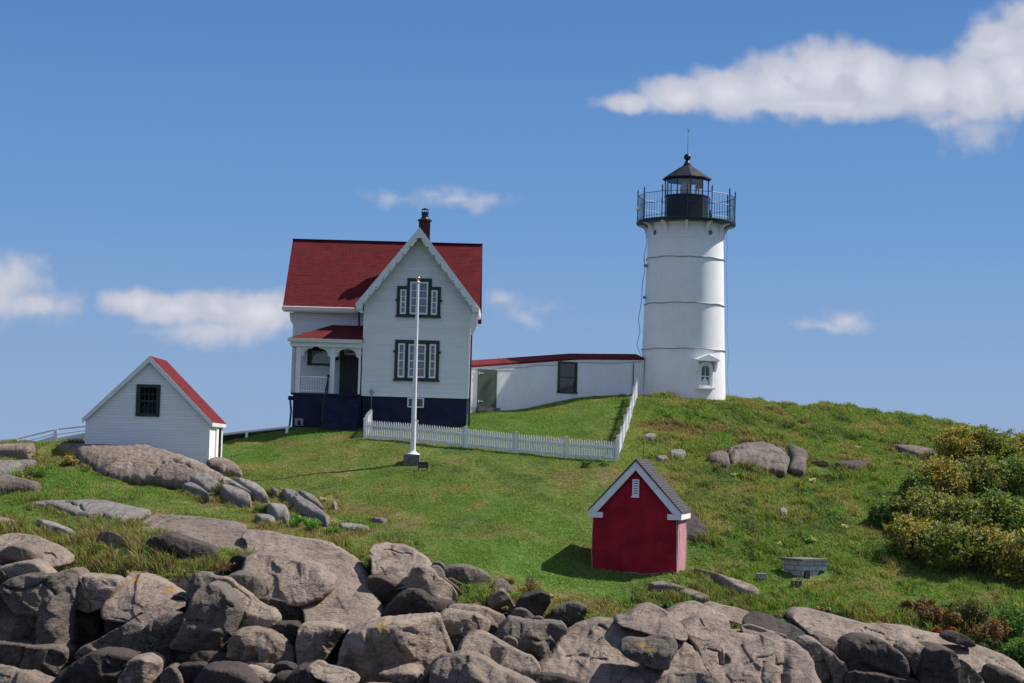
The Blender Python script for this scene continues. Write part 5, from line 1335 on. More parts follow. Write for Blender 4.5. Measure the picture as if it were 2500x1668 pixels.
for (xa, ya, za, _), (xb, yb, zb, _) in zip(WPT, WPT[1:]):
    d = Vector((xb - xa, yb - ya, 0)).normalized()
    n = Vector((d.y, -d.x, 0))
    fb_.hull([Vector(p) + n * o_ + Vector((0, 0, e)) for p in ((xa, ya, za), (xb, yb, zb)) for o_ in (-.01, .022) for e in (-.36, -.302)])
fb_.build('eaves_board', M['white'], walk)
u = Vector((WPT[1][0] - WPT[0][0], WPT[1][1] - WPT[0][1], 0)).normalized()
nn = Vector((u.y, -u.x, 0))


def on_wall(s0, s1, z0, z1, d0, d1):
    P0 = Vector(WPT[0][:2] + (0,))
    return [P0 + u * s + nn * d + Vector((0, 0, z)) for s in (s0, s1) for d in (d0, d1) for z in (z0, z1)]


dr = wb().hull(on_wall(.48, 1.56, 13.60, 15.48, -.01, .05)).build('door', M['door_green'], walk)
hg = wb()
for z in (15.28, 13.9):
    hg.hull(on_wall(.50, .78, z - .02, z + .02, .05, .065)).hull(on_wall(.50, .55, z - .07, z + .07, .05, .068))
hg.build('hinge', M['hinge'], dr)
wb().hull(on_wall(.42, 1.64, 13.4, 13.60, -.01, .3)).build('door_step', M['dark_concrete'], walk)
fr_ = wb()
for s0, s1, z0, z1 in ((5.14, 5.25, 14.56, 16.10), (6.18, 6.29, 14.56, 16.10), (5.25, 6.18, 16.0, 16.10), (5.10, 6.33, 14.50, 14.58), (5.25, 6.18, 15.28, 15.34)):
    fr_.hull(on_wall(s0, s1, z0, z1, -.01, .06))
wn = fr_.build('window', M['green'], walk)
wb().hull(on_wall(5.24, 6.19, 14.57, 16.02, .004, .012)).build('pane', M['pane_dark'], wn)
wr = wb()
pts = []
for i in range(40):
    s = .3 + i * (5.9 / 39)
    P_ = Vector(WPT[0][:2] + (0,)) + u * s + nn * .03
    zl = WPT[0][2] + (WPT[1][2] - WPT[0][2]) * s / 6.39
    pts.append(P_ + Vector((0, 0, zl - .42 - .06 * abs(math.sin(s * 1.6)))))
wr.path(pts, .012, 5)
wr.build('cable', M['cable'], walk)
wr = wb()
wr.path([(3.45 + i * .33, 93.6 + i * .154 - .06, 16.10 + i * .02 - .05 * math.sin(i / 10 * math.pi)) for i in range(11)], .012, 5)
wr.build('cable', M['cable'], walk)
wr = wb()
wr.path([(6.3, 94.88, 16.2), (6.3, 94.86, 14.2)], .03, 6)
wr.build('cable', M['cable'], walk)

# ------------------------------------------------------------------ white gabled shed
S0 = (-14.9, 76.0, 10.4)
shed = thing('gabled_shed', "small white clapboard shed with red roof and dark green gable window", 'shed', S0)


def sb():
    return MB(S0)


HOLE = [(-15.30, 12.53), (-14.54, 12.53), (-14.54, 13.64), (-15.30, 13.64)]
BH = [(-14.92, 12.55), (-14.72, 12.55), (-14.72, 13.55), (-14.92, 13.55)]
GB = [(-17.44, 9.6), (-12.36, 9.6), (-12.36, 12.30), (-14.9, 14.78), (-17.44, 12.30)]
ws = sb().prism(GB, 76.0, 76.1, 'y', [HOLE]).prism(GB, 79.32, 79.42, 'y', [BH])
ws.box(-17.44, -17.34, 76.101, 79.319, 9.6, 12.25).box(-12.46, -12.36, 76.101, 79.319, 9.6, 12.25)
ws.build('wall', M['white_siding'], shed)
for q in ((-17.46, -17.33, 75.975, 76.0, 9.7, 12.3), (-12.47, -12.362, 75.975, 76.0, 9.7, 12.3), (-12.358, -12.335, 75.975, 76.12, 9.7, 12.22), (-12.358, -12.335, 79.3, 79.44, 9.7, 12.22)):
    sb().box(*q).build('corner_board', M['white'], shed)
sb().prism([(-17.60, 12.26), (-14.9, 14.93), (-12.20, 12.26), (-12.26, 12.18), (-14.9, 14.80), (-17.54, 12.18)], 75.86, 79.55, 'y').build('roof', M['red_shingle'], shed)
bb_ = sb()
for s in (-1, 1):
    a, b_ = Vector((-14.9, 14.915)), Vector((-14.9 + s * 2.69, 12.25))
    bb_.prism([a, b_, (b_.x - s * .02, b_.y - .17), (a.x, a.y - .24)], 75.83, 75.862, 'y')
bb_.prism([(-12.36, 12.16), (-12.2, 12.25), (-12.22, 12.10), (-12.36, 12.08)], 75.87, 79.5, 'y')
bb_.build('barge_board', M['trim'], shed)
fr_ = sb().prism([(-15.42, 12.43), (-14.43, 12.43), (-14.43, 13.75), (-15.42, 13.75)], 75.95, 75.995, 'y', [[(-15.24, 12.55), (-14.58, 12.55), (-14.58, 13.62), (-15.24, 13.62)]])
wn = fr_.build('window', M['green'], shed)
ms = sb().box(-15.25, -14.57, 76.02, 76.05, 13.04, 13.10)
for i in (1, 2, 3):
    ms.box(-15.24 + .165 * i - .012, -15.24 + .165 * i + .012, 76.022, 76.046, 12.55, 13.62)
for z in (12.8, 13.35):
    ms.box(-15.24, -14.58, 76.024, 76.044, z - .012, z + .012)
ms.build('sash', M['green'], wn)
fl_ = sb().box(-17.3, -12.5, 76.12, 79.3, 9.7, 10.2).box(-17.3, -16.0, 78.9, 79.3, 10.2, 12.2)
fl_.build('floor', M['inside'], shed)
dr = sb().box(-12.358, -12.31, 78.15, 78.85, 10.3, 12.05).build('door', M['dark_door'], shed)
sb().prism([(77.6, 10.2), (79.0, 10.2), (79.0, 12.15), (77.6, 12.15)], -12.358, -12.30, 'x', [[(78.12, 10.25), (78.88, 10.25), (78.88, 12.06), (78.12, 12.06)]]).build('door_frame', M['white'], shed)

# ------------------------------------------------------------------ red hut
hut = thing('red_hut', "dark red gabled masonry hut with grey roof and white barge boards", 'hut', (4.17, 60.3, 7.35), -R_(11.6))
g = MB()
W, Dp = 1.40, 2.6
hut_h, hut_p = 2.14, 3.72
MB().prism([(-W, -.6), (W, -.6), (W, hut_h), (0, hut_p - .08), (-W, hut_h)], 0.0, Dp, 'y').build('wall', M['red_wall'], hut)
MB().prism([(.004, -.6), (Dp - .004, -.6), (Dp - .004, hut_h), (.004, hut_h)], W, W + .006, 'x').build('sunlit_side', M['sunlit_wall'], hut)  # thin sheet over the right wall, carrying the painted-in sunlight
MB().prism([(-W - .14, hut_h + .0), (0, hut_p + .12), (W + .14, hut_h + .0), (W + .14, hut_h - .05), (0, hut_p + .04), (-W - .14, hut_h - .05)], -.17, Dp + .15, 'y').build('roof', M['grey_shingle'], hut)
bb_ = MB()
for s in (-1, 1):
    bb_.prism([(0, hut_p + .07), (s * (W + .13), hut_h - .02), (s * (W + .13), hut_h - .12), (s * (W - .17), hut_h - .05), (0, hut_p - .25)], -.15, -.10, 'y')
    bb_.box(s * (W - .34) if s > 0 else -(W + .12), s * (W + .12) if s > 0 else -(W - .34), -.13, -.002, hut_h - .25, hut_h - .07)
    bb_.box(min(s * (W + .002), s * (W + .12)), max(s * (W + .002), s * (W + .12)), 0.0, Dp + .1, hut_h - .25, hut_h - .055)
bb_.build('barge_board', M['white'], hut)
vt = MB().prism([(-.11, 2.62), (.11, 2.62), (.11, 3.17), (-.11, 3.17)], -.05, -.002, 'y', [[(-.06, 2.70), (.06, 2.70), (.06, 3.12), (-.06, 3.12)]]).box(-.14, .11, -.07, -.002, 2.57, 2.62)
vt = vt.build('vent', M['white'], hut)
sl = MB()
for i in range(5):
    z = 2.73 + .08 * i
    sl.prism([(-.04, z), (-.012, z + .05), (-.006, z + .045), (-.034, z - .005)], -.06, .06, 'x')
sl.build('louvre', M['white'], vt)
wi = MB()
wi.path([(-W + .02, -.012, hut_h - .2), (-W - .02, -.014, 1.0), (-W + .02, -.014, .25), (-W + .06, -.014, .1)], .009, 5)
wi.path([(-W + .06 + i * (2 * W - .06) / 14, -.014, .12 + .02 * math.sin(i * 1.3) + .015 * (i % 2)) for i in range(15)], .009, 5)
wi.path([(W - .05, -.014, hut_h - .2), (W - .02, -.014, 1.4), (W - .03, -.014, .8), (W, -.02, .12)], .009, 5)
wi.path([(W + .014, i * .17, .12 + .03 * ((i * 7) % 3)) for i in range(15)], .009, 5)
wi.path([(W + .014, .1, hut_h - .2), (W + .03, .3, 1.2), (W + .014, .15, .12)], .009, 5)
wi.path([(W + .014, 2.3, hut_h - .2), (W + .05, 2.45, .9), (W + .014, 2.3, .12)], .009, 5)
wi.build('lightning_wire', M['wire'], hut)
MB().tube((0.0, 1.7, hut_p + .05), (0.0, 1.7, hut_p + .75), .012, .008, 6).build('antenna_rod', M['black'], hut)
MB().tube((-.12 + .22, -.005, 1.9), (-.12 + .22, -.02, 1.9), .025).build('wall_bolt', M['black'], hut)

# ------------------------------------------------------------------ flagpole
PX, PY = -3.96, 76.0
pz = float(at(1007, 1131, 76)[1])
pole = thing('flagpole', "tall white flagpole with gilded ball on a concrete block", 'flagpole', (PX, PY, pz))
f0 = (PX, PY, pz)
MB(f0).tube((PX, PY, pz + .36), (PX, PY, 18.25), .115, .055, 16).lathe([(.08, 18.25), (.085, 18.30), (.05, 18.34)], PX, PY, 12).build('pole', M['white'], pole, 40)
MB(f0).lathe([(.30, pz + .36), (.29, pz + .38), (.17, pz + .44), (.13, pz + .5)], PX, PY, 20).build('base_collar', M['white'], pole, 40)
MB(f0).ball((PX, PY, 18.44), .085).tube((PX, PY, 18.32), (PX, PY, 18.4), .03).build('finial_ball', M['gold'], pole, 60)
MB(f0).box(PX - .36, PX + .30, PY - .35, PY + .35, pz - .5, pz + .36).build('concrete_block', M['dark_concrete'], pole)
MB(f0).path([(PX + .11, PY - .1, pz + 2.9), (PX + .13, PY - .12, pz + 3.1), (PX + .10, PY - .1, pz + 3.3)], .014, 5).tube((PX + .08, PY - .1, pz + 1.8), (PX + .2, PY - .1, pz + 1.7), .025).build('halyard_cleat', M['metal'], pole)

# ------------------------------------------------------------------ picket fence


def fence_pts(pp, n):
    """ground positions for a run of posts, ends given as photo px, py, distance"""
    out = []
    for k in range(n):
        q = k / (n - 1)
        a, b_, Y = [p0 + (p1 - p0) * q for p0, p1 in zip(pp[0], pp[1])]
        out.append((float(at(a, b_, Y)[0]), Y))
    return out


def picket_run(root, off, P, hgt, last=True, pick=.105):
    zs = [float(zt(x, y)) for x, y in P]
    for (xa, ya), (xb, yb), za, zb in zip(P, P[1:], zs, zs[1:]):
        L = math.hypot(xb - xa, yb - ya)
        d = Vector((xb - xa, yb - ya, 0)) / L
        n = Vector((d.y, -d.x, 0))
        if n.y > 0 and abs(n.y) > .3: n = -n
        mb = MB(off)
        A = Vector((xa, ya, 0))
        for h_ in (.17, hgt - .22):
            mb.hull([A + d * s + n * o_ + Vector((0, 0, (za if s < L / 2 else zb) + h_ + e)) for s in (.08, L - .08) for o_ in (-.035, -.0) for e in (-.045, .045)])
        N = int((L - .16) / pick)
        for i in range(N):
            s = .08 + (i + .5) * (L - .16) / N
            z = za + (zb - za) * s / L
            c = A + d * s
            j = random.uniform(-.012, .012)
            for o_ in (0,):
                w_ = .034
                q = [(-w_, .05), (w_, .05), (w_, hgt - .09 + j), (w_ * .75, hgt - .05 + j), (0, hgt + .02 + j), (-w_ * .75, hgt - .05 + j), (-w_, hgt - .09 + j)]
                vs = [c + d * a_ + n * t_ + Vector((0, 0, z + b_)) for t_ in (.002, .022) for a_, b_ in q]
                m_ = len(q)
                mb._add(vs, [tuple(range(m_)), tuple(range(2 * m_ - 1, m_ - 1, -1))] + [(i_, (i_ + 1) % m_, (i_ + 1) % m_ + m_, i_ + m_) for i_ in range(m_)])
        mb.build('picket_panel', M['white'], root)
    for k, ((x, y), z) in enumerate(zip(P, zs)):
        if k == len(P) - 1 and not last: continue
        w_ = .065
        mb = MB(off).box(x - w_, x + w_, y - w_, y + w_, z - .4, z + hgt + .05).box(x - w_ - .015, x + w_ + .015, y - w_ - .015, y + w_ + .015, z + hgt + .05, z + hgt + .09)
        mb.prism([(x - w_, z + hgt + .09), (x + w_, z + hgt + .09), (x, z + hgt + .15)], y - w_, y + w_, 'y')
        mb.build('fence_post', M['white'], root)


FP = fence_pts(((890, 1076, 80.4), (1505, 1128, 77.0)), 6)
o0 = (FP[0][0], FP[0][1], float(zt(*FP[0])))
fn = thing('picket_fence', "front run of the white picket fence behind the flagpole", 'fence', o0)
picket_run(fn, o0, FP, .82)
RP = [(FP[-1][0] + .1 + i * (6.22 - FP[-1][0]) / 6 * .98 * (1 if i else 1), 77.9 + i * 2.35) for i in range(7)]
o1 = (RP[0][0], RP[0][1], float(zt(*RP[0])))
fr2 = thing('picket_fence', "picket fence return climbing from the front corner to the white passage", 'fence', o1)
picket_run(fr2, o1, RP, .88, pick=.12)
LPp = [(FP[0][0] - .0 - .03 * i, 81.3 + i * 1.2) for i in range(4)]
o2 = (LPp[0][0], LPp[0][1], float(zt(*LPp[0])))
fr3 = thing('picket_fence', "short picket return running back to the porch steps", 'fence', o2)
picket_run(fr3, o2, LPp, .88)

# ------------------------------------------------------------------ small things on the lawn
sx0, sz0 = at(1032, 1170, 74.6)
sgz = float(zt(sx0, 74.6))
sign = thing('lawn_sign', "small black sign board on two short legs in the lawn", 'sign', (float(sx0), 74.6, sgz))
MB().hull([(x, y, z) for x in (-.20, .20) for y, z in ((-.03, .12), (.0, .12), (.05, .36), (.08, .35))]).build('board', M['black'], sign)
for x in (-.18, .18):
    MB().tube((x, .02, -.1), (x, .04, .2), .02).build('leg', M['black'], sign)
MB().box(-.15, .12, -.035, -.028, .21, .235).build('pale_strip', M['wood_grey'], sign)

tubx, _ = at(1963, 1420, 61.4)
tubx = float(tubx)
tz = float(zt(tubx, 61.6)) + .06
tub = thing('block_tub', "flared white concrete block tub with dark slab top on the right lawn", 'well', (tubx, 61.4, tz), R_(35))
m, t = new_mat('painted_blocks')
tc_ = t.n('ShaderNodeTexCoord').outputs['Object']
s = t.n('ShaderNodeSeparateXYZ', i_0=tc_)
v = t.n('ShaderNodeCombineXYZ', i_0=t.math('ADD', s.outputs[0], t.math('MULTIPLY', s.outputs[1], .8)), i_1=s.outputs[2]).outputs[0]
bk_ = t.n('ShaderNodeTexBrick', i_Vector=v, i_Scale=1.0, i_Color1=(.46, .48, .49, 1), i_Color2=(.34, .36, .37, 1), i_Mortar=(.06, .06, .065, 1), i_Mortar_Size=.012, i_Brick_Width=.36, i_Row_Height=.17)
nz = t.noise(tc_, 5, 5, .65)
b = t.n('ShaderNodeBsdfPrincipled', i_Base_Color=t.mix(t.math('MULTIPLY', t.smooth(nz, .5, .7), .6), bk_.outputs[0], (.16, .16, .15)), i_Roughness=.85)
finish(t, b, bk_.outputs[1], -.5, .02)
a0, a1, b0, b1 = (-.16, .84), (-.24, .92), (-.1, .75), (-.17, .83)
vs = []
for (xx, yl, z) in ((a0, b0, -.2), (a0, b0, .06), (a1, b1, .50)):
    vs += [(xx[0], yl[0], z), (xx[1], yl[0], z), (xx[1], yl[1], z), (xx[0], yl[1], z)]
fs = [(0, 3, 2, 1), (8, 9, 10, 11)]
for k in (0, 4):
    fs += [(k + i, k + (i + 1) % 4, k + (i + 1) % 4 + 4, k + i + 4) for i in range(4)]
MB()._add(vs, fs).build('block_wall', m, tub)
MB().box(-.28, .96, -.21, .87, .50, .57).build('slab_top', M['dark_concrete'], tub)
for x in (.0, .66):
    MB().prism([(x - .11, -.1), (x + .11, -.1), (x + .11, .08)] + [(x + .11 * math.cos(q * .52), .08 + .12 * math.sin(q * .52)) for q in range(1, 6)] + [(x - .11, .08)], -.17, -.09, 'y').build('arch_mouth', M['inside'], tub)
for (qx, qy, lbl) in ((1858, 1418, "grey concrete block upright in the grass left of the block tub"), (1944, 1435, "brown concrete block lying in the grass before the block tub")):
    Yq = float(hit(qx, qy)[0])
    xq, zq = at(qx, qy, Yq)
    cbk = thing('concrete_block', lbl, 'block', (float(xq), Yq, float(zt(xq, Yq)) + .05), R_(8))
    MB().prism([(-.155, 0), (.155, 0), (.155, .17), (-.155, .17)], -.1, .09, 'y', [[(-.11, .04), (-.02, .04), (-.02, .13), (-.11, .13)], [(.02, .04), (.11, .04), (.11, .13), (.02, .13)]] if qx > 1900 else ()).build('block', M['concrete'] if qx < 1900 else M['dark_concrete'], cbk)

# ------------------------------------------------------------------ white ramp railing at the far left and boardwalk by the house
rx = [(-24.6, 78.6), (-22.55, 78.5), (-20.9, 78.4), (-19.22, 78.3), (-17.5, 78.2)]
rtop = [float(at(q, h_, 78.4)[1]) for q, h_ in ((-150, 1106), (-40, 1091), (40, 1072), (138, 1049), (208, 1038))]
rail = thing('ramp_railing', "white board railing rising to the gabled shed's left wall", 'railing', (-20, 78.4, 10))
o4 = (-20, 78.4, 10)
rl = MB(o4)
for (xa, ya), (xb, yb), za, zb in zip(rx, rx[1:], rtop, rtop[1:]):
    rl.hull([(x, y + o_, z + e) for x, y, z in ((xa, ya, za), (xb, yb, zb)) for o_ in (-.05, .05) for e in (-.03, .03)])
rl.build('top_rail', M['white'], rail)
rl = MB(o4)
for (xa, ya), (xb, yb), za, zb in zip(rx, rx[1:], rtop, rtop[1:]):
    rl.hull([(x, y + o_, z + e) for x, y, z in ((xa, ya, za - .50), (xb, yb, zb - .36)) for o_ in (-.03, .03) for e in (-.13, .13)])
rl.build('kick_board', M['white'], rail)
rl = MB(o4)
for (xa, ya), (xb, yb), za, zb in zip(rx, rx[1:], rtop, rtop[1:]):
    rl.tube((xa, ya, za - .22), (xb, yb, zb - .16), .012)
rl.build('wire', M['cable'], rail)
for (x, y), z in zip(rx[:-1], rtop[:-1]):
    MB(o4).box(x - .07, x + .07, y - .16, y - .05, z - 1.6, z - .03).build('post', M['white'], rail)
bw = thing('boardwalk', "low dark boardwalk with white edge board between shed and house", 'boardwalk', (-13, 84.5, 12))
o5 = (-13, 84.5, 12)
ba, bz = at(540, 1060, 84.5), at(708, 1042, 85.5)
MB(o5).hull([(x, y + o_, z + e) for x, y, z in ((float(ba[0]), 84.5, float(ba[1])), (float(bz[0]), 85.5, float(bz[1]))) for o_ in (-.02, .03) for e in (-.05, .035)]).build('edge_board', M['white'], bw)
MB(o5).hull([(x, y + o_, z + e) for x, y, z in ((float(ba[0]), 84.5, float(ba[1])), (float(bz[0]), 85.5, float(bz[1]))) for o_ in (.04, 1.4) for e in (-.1, .0)]).build('deck', M['wood_grey'], bw)
MB(o5).hull([(x, y + o_, z + e) for x, y, z in ((float(ba[0]), 84.5, float(ba[1])), (float(bz[0]), 85.5, float(bz[1]))) for o_ in (.05, .1) for e in (-.9, -.1)]).build('shade_panel', M['inside'], bw)  # dark sheet standing in for the shadow under the deck
for q, h_ in ((604, 1053), (702, 1043)):
    x, z = at(q, h_, 84.9)
    MB(o5).hull([(float(x) + e, 84.72 + o_, float(z) + d_) for e in (-.06, .06) for o_ in (-.05, .05) for d_ in (-.38, .03)]).build('post', M['white'], bw)
# ------------------------------------------------------------------ turf
FOOT = [(-10.7, -1.9, 86.9, 94.6), (6.7, 11.2, 93.8, 98.3), (-17.5, -12.3, 75.95, 79.5), (-8.8, -7.0, 85.2, 87)]


def blocked(X, Y):
    r = np.zeros(len(X), bool)
    for a, b, c, d in FOOT:
        r |= (X > a) & (X < b) & (Y > c) & (Y < d)
    r |= (X > -2.1) & (X < 6.9) & (Y > 90.3 + (X + 2.05) * .58) & (Y < 92.5 + (X + 2.05) * .58)
    c, s = math.cos(R_(11.6)), math.sin(R_(11.6))
    u_, v_ = (X - 4.17) * c - (Y - 60.3) * s, (X - 4.17) * s + (Y - 60.3) * c
    r |= (np.abs(u_) < 1.42) & (v_ > -.03) & (v_ < 2.65)
    r |= np.hypot(X - PX, Y - PY) < .42
    r |= (np.abs(X - tubx - .1) < .8) & (Y > 60.9) & (Y < 62.3)
    return r


def outcrop_sd(qx, qy):
    """rough signed pixel distance to the nearest turf ledge: inside 0, else distance (60 when far)"""
    d = np.full(len(qx), 60.0)
    for B in OUTLINES:
        x0, y0 = B.min(0) - 25
        x1, y1 = B.max(0) + 25
        k = np.nonzero((qx > x0) & (qx < x1) & (qy > y0) & (qy < y1))[0]
        if len(k):
            p = np.c_[qx[k], qy[k]]
            Bs = B[::3]
            dd = seg_dist(p, Bs, np.roll(Bs, -1, 0)).min(1)
            dd[inside(p, B)] *= -1
            d[k] = np.minimum(d[k], dd)
    return d


def blades(name, X, Y, h, w, lean, col, kind_label):
    n = len(X)
    Z = zt(X, Y) - .02
    a = RNG.uniform(0, 2 * math.pi, n)
    la = RNG.uniform(0, 2 * math.pi, n)
    lx, ly = np.cos(la) * lean - .25 * h, np.sin(la) * lean
    B0 = np.c_[X - np.cos(a) * w, Y - np.sin(a) * w, Z]
    B1 = np.c_[X + np.cos(a) * w, Y + np.sin(a) * w, Z]
    M0 = np.c_[X - np.cos(a) * w * .7 + lx * .35, Y - np.sin(a) * w * .7 + ly * .35, Z + h * .6]
    M1 = np.c_[X + np.cos(a) * w * .7 + lx * .35, Y + np.sin(a) * w * .7 + ly * .35, Z + h * .6]
    T_ = np.c_[X + lx, Y + ly, Z + h]
    V = np.stack([B0, B1, M0, M1, T_], 1).reshape(-1, 3)
    i = np.arange(n)[:, None] * 5
    F = np.concatenate([i + [0, 1, 3], i + [0, 3, 2], i + [2, 3, 4]])
    o = raw_mesh(name, V, F, M['grass'], None, {'tint': np.repeat(col, 5, 0)})
    return tag(o, kind='stuff')


def scatter(n, x0=-26, x1=30, y0=49, y1=100):
    X, Y = RNG.uniform(x0, x1, n), RNG.uniform(y0, y1, n)
    Z = zt(X, Y)
    qx, qy = proj(X, Y, Z)
    k = (qx > -90) & (qx < 2600) & (qy < 1720)
    X, Y, Z, qx, qy = X[k], Y[k], Z[k], qx[k], qy[k]
    k = (veg_at(X, Y, Z) > .55) & ~blocked(X, Y)
    return X[k], Y[k], qx[k], qy[k]


X, Y, qx, qy = scatter(1150000)
sd_ = outcrop_sd(qx, qy)
k = sd_ > 1
X, Y, qx, qy, sd_ = X[k], Y[k], qx[k], qy[k], sd_[k]
rough = np.clip(sstep(X, 4, 8) * sstep(Y, 57, 62) + sstep(qx, 480, 300) * sstep(qy, 1060, 1110) * .3, 0, 1)
edge_px = np.interp(qx, EX, EYY) - qy
fringe = sstep(edge_px, 75, 15)
rim = sstep(sd_, 16, 4)
flower = sstep(qx, 460, 380) * sstep(qy, 1265, 1290)
cl = fbm(X * 1.6, Y * 1.1, 5, 3, 101)
cl2 = fbm(X * 3.7, Y * 2.6, 5, 2, 111)
n = len(X)
tall = np.clip(fringe * .9 + rim * .5 + flower * .8, 0, 1)
h = (.035 + .04 * RNG.random(n)) * (1 + .8 * np.clip(cl, -.5, 1)) + rough * (.04 + .17 * sstep(cl + .6 * cl2, 0, .6)) * (.6 + .8 * RNG.random(n)) + tall * (.06 + .26 * sstep(cl2 + .6 * cl, -.2, .5)) * (.5 + RNG.random(n))
col = turf_colour(X, Y, 1.0 + .20 * RNG.standard_normal(n).clip(-1.6, 2.2))
dry = np.array([0.290, 0.225, 0.105]) * (0.75 + .6 * RNG.random((n, 1)))
brown = np.array([0.150, 0.100, 0.050]) * (0.7 + .6 * RNG.random((n, 1)))
pick = (np.where(RNG.random((n, 1)) < .55, dry, brown))
kd = ((RNG.random(n) < .10 + .12 * rough + .62 * tall * sstep(cl, -.35, .25)))[:, None]
col = np.where(kd, pick, col)
grass = blades('grass', X, Y, h, .010 + .010 * RNG.random(n) + .004 * rough, h * (.35 + .35 * RNG.random(n)), col, 'turf')
n_blades = n

# ------------------------------------------------------------------ shrubs and weeds
PAL = {
    'gold': [(.170, .115, .024), (.130, .105, .022), (.088, .095, .022), (.19, .15, .05), (.05, .075, .018)],
    'olive': [(.075, .095, .022), (.10, .095, .022), (.042, .070, .018), (.14, .13, .045)],
    'green': [(.05, .095, .022), (.075, .12, .03), (.035, .065, .018), (.12, .12, .03)],
    'lush': [(.065, .15, .025), (.09, .18, .035), (.04, .10, .02)],
    'brown': [(.11, .06, .025), (.075, .042, .02), (.14, .09, .04), (.05, .05, .018)],
    'red': [(.20, .045, .015), (.15, .05, .018), (.10, .05, .02)],
    'pale': [(.32, .30, .20), (.20, .2, .1), (.12, .13, .05), (.26, .24, .15)],
    'straw': [(.20, .16, .07), (.15, .12, .05), (.11, .1, .035)],
    'yellow': [(.45, .30, .02), (.10, .11, .025), (.06, .09, .02), (.08, .1, .02)],
    'dark': [(.028, .045, .014), (.04, .06, .018), (.06, .07, .02), (.05, .035, .018)],
}


def shrub(name, label, cat, px, py, hpx, wpx, pal, n, leaf=.055, Y=None, group=None, stems=7, twigs=0.0, seed=0, upright=False):
    """a plant with real leaves on stems; px, py: where its foot stands in the photo, hpx, wpx its height and breadth there"""
    r = np.random.default_rng(1000 + seed + int(px) * 7 + int(py))
    Y = float(hit(px, py)[0]) if Y is None else Y
    x, z = at(px, py, Y)
    x, z = float(x), float(z)
    s = Y / F_PX
    H, W_ = hpx * s, wpx * s
    root = thing(name, label, cat, (x, Y, z - .05), 0, group)
    nb = max(4, int(6 + 16 * min(1.5, W_ * H / 3)))
    cs, rs = [], []
    for i in range(nb):
        a, q = r.uniform(0, 2 * math.pi), math.sqrt(r.random())
        rad = (.13 + .15 * r.random()) * min(W_, H * 1.2)
        zc = H * (.30 + .52 * r.random() * (1 - .35 * q)) if not upright else H * (.2 + .7 * r.random())
        cs.append((math.cos(a) * q * (W_ / 2 - rad * .6), math.sin(a) * q * (W_ / 2 - rad * .6), min(zc, H - rad * .7)))
        rs.append(rad)
    cs, rs = np.array(cs), np.array(rs)
    st = MB()
    for c, rad in list(zip(cs, rs))[:stems]:
        m_ = Vector((c[0] * .45, c[1] * .45, c[2] * .55))
        e = Vector((c[0], c[1], c[2] + rad * .5))
        st.tube((c[0] * .12, c[1] * .12, -.15), m_, .012 + .006 * H, .009 + .004 * H, 5).tube(m_, e, .009 + .004 * H, .004, 5)
        for _ in range(int(2 + twigs * 6)):
            d = Vector(r.normal(0, 1, 3))
            d.z = abs(d.z) * (1.2 + twigs)
            st.tube(m_.lerp(e, r.random()), e + d.normalized() * rad * (.7 + .7 * twigs), .005, .002, 4)
    st.build('stem', M['bark'], root)
    kx = r.choice(nb, n, p=(rs ** 2) / (rs ** 2).sum())
    d = r.normal(0, 1, (n, 3))
    d /= np.linalg.norm(d, axis=1)[:, None]
    P_ = cs[kx] + d * rs[kx][:, None] * (1.12 - .75 * r.random(n) ** 1.6)[:, None] * np.array([1, 1, .85])
    P_ = P_ + np.c_[fbm(P_[:, 0] * 3, P_[:, 1] * 3, P_[:, 2] * 3, 2, 5), fbm(P_[:, 0] * 3 + 9, P_[:, 1] * 3, P_[:, 2] * 3, 2, 6), fbm(P_[:, 0] * 3, P_[:, 1] * 3 + 9, P_[:, 2] * 3, 2, 7)] * .34 * min(1, H)
    P_[:, 2] = np.maximum(P_[:, 2], .02)
    nr = d * .5 + r.normal(0, .75, (n, 3)) + np.array([0, 0, .45])
    nr /= np.linalg.norm(nr, axis=1)[:, None]
    t1 = np.cross(nr, r.normal(0, 1, (n, 3)))
    t1 /= np.linalg.norm(t1, axis=1)[:, None]
    t2 = np.cross(nr, t1)
    L = (leaf * (.6 + .8 * r.random(n)))[:, None]
    V = np.stack([P_ - t1 * L, P_ + t2 * L * .48 + nr * L * .12, P_ + t1 * L, P_ - t2 * L * .48 + nr * L * .12], 1).reshape(-1, 3)
    i = np.arange(n)[:, None] * 4
    F = np.concatenate([i + [0, 1, 2], i + [0, 2, 3]])
    pc = np.array(PAL[pal]) * 2.45
    cn = fbm(P_[:, 0] * 1.3 + seed, P_[:, 1] * 1.3, P_[:, 2] * 1.3, 3, 15 + seed)
    ci = np.clip((sstep(cn, -.55, .55) * len(pc) * .9 + r.normal(0, .9, n)), 0, len(pc) - .01).astype(int)
    cc = pc[ci] * (.7 + .6 * r.random((n, 1)))
    raw_mesh('foliage', V, F, M['leaf'], root, {'tint': np.repeat(cc, 4, 0)})
    return root


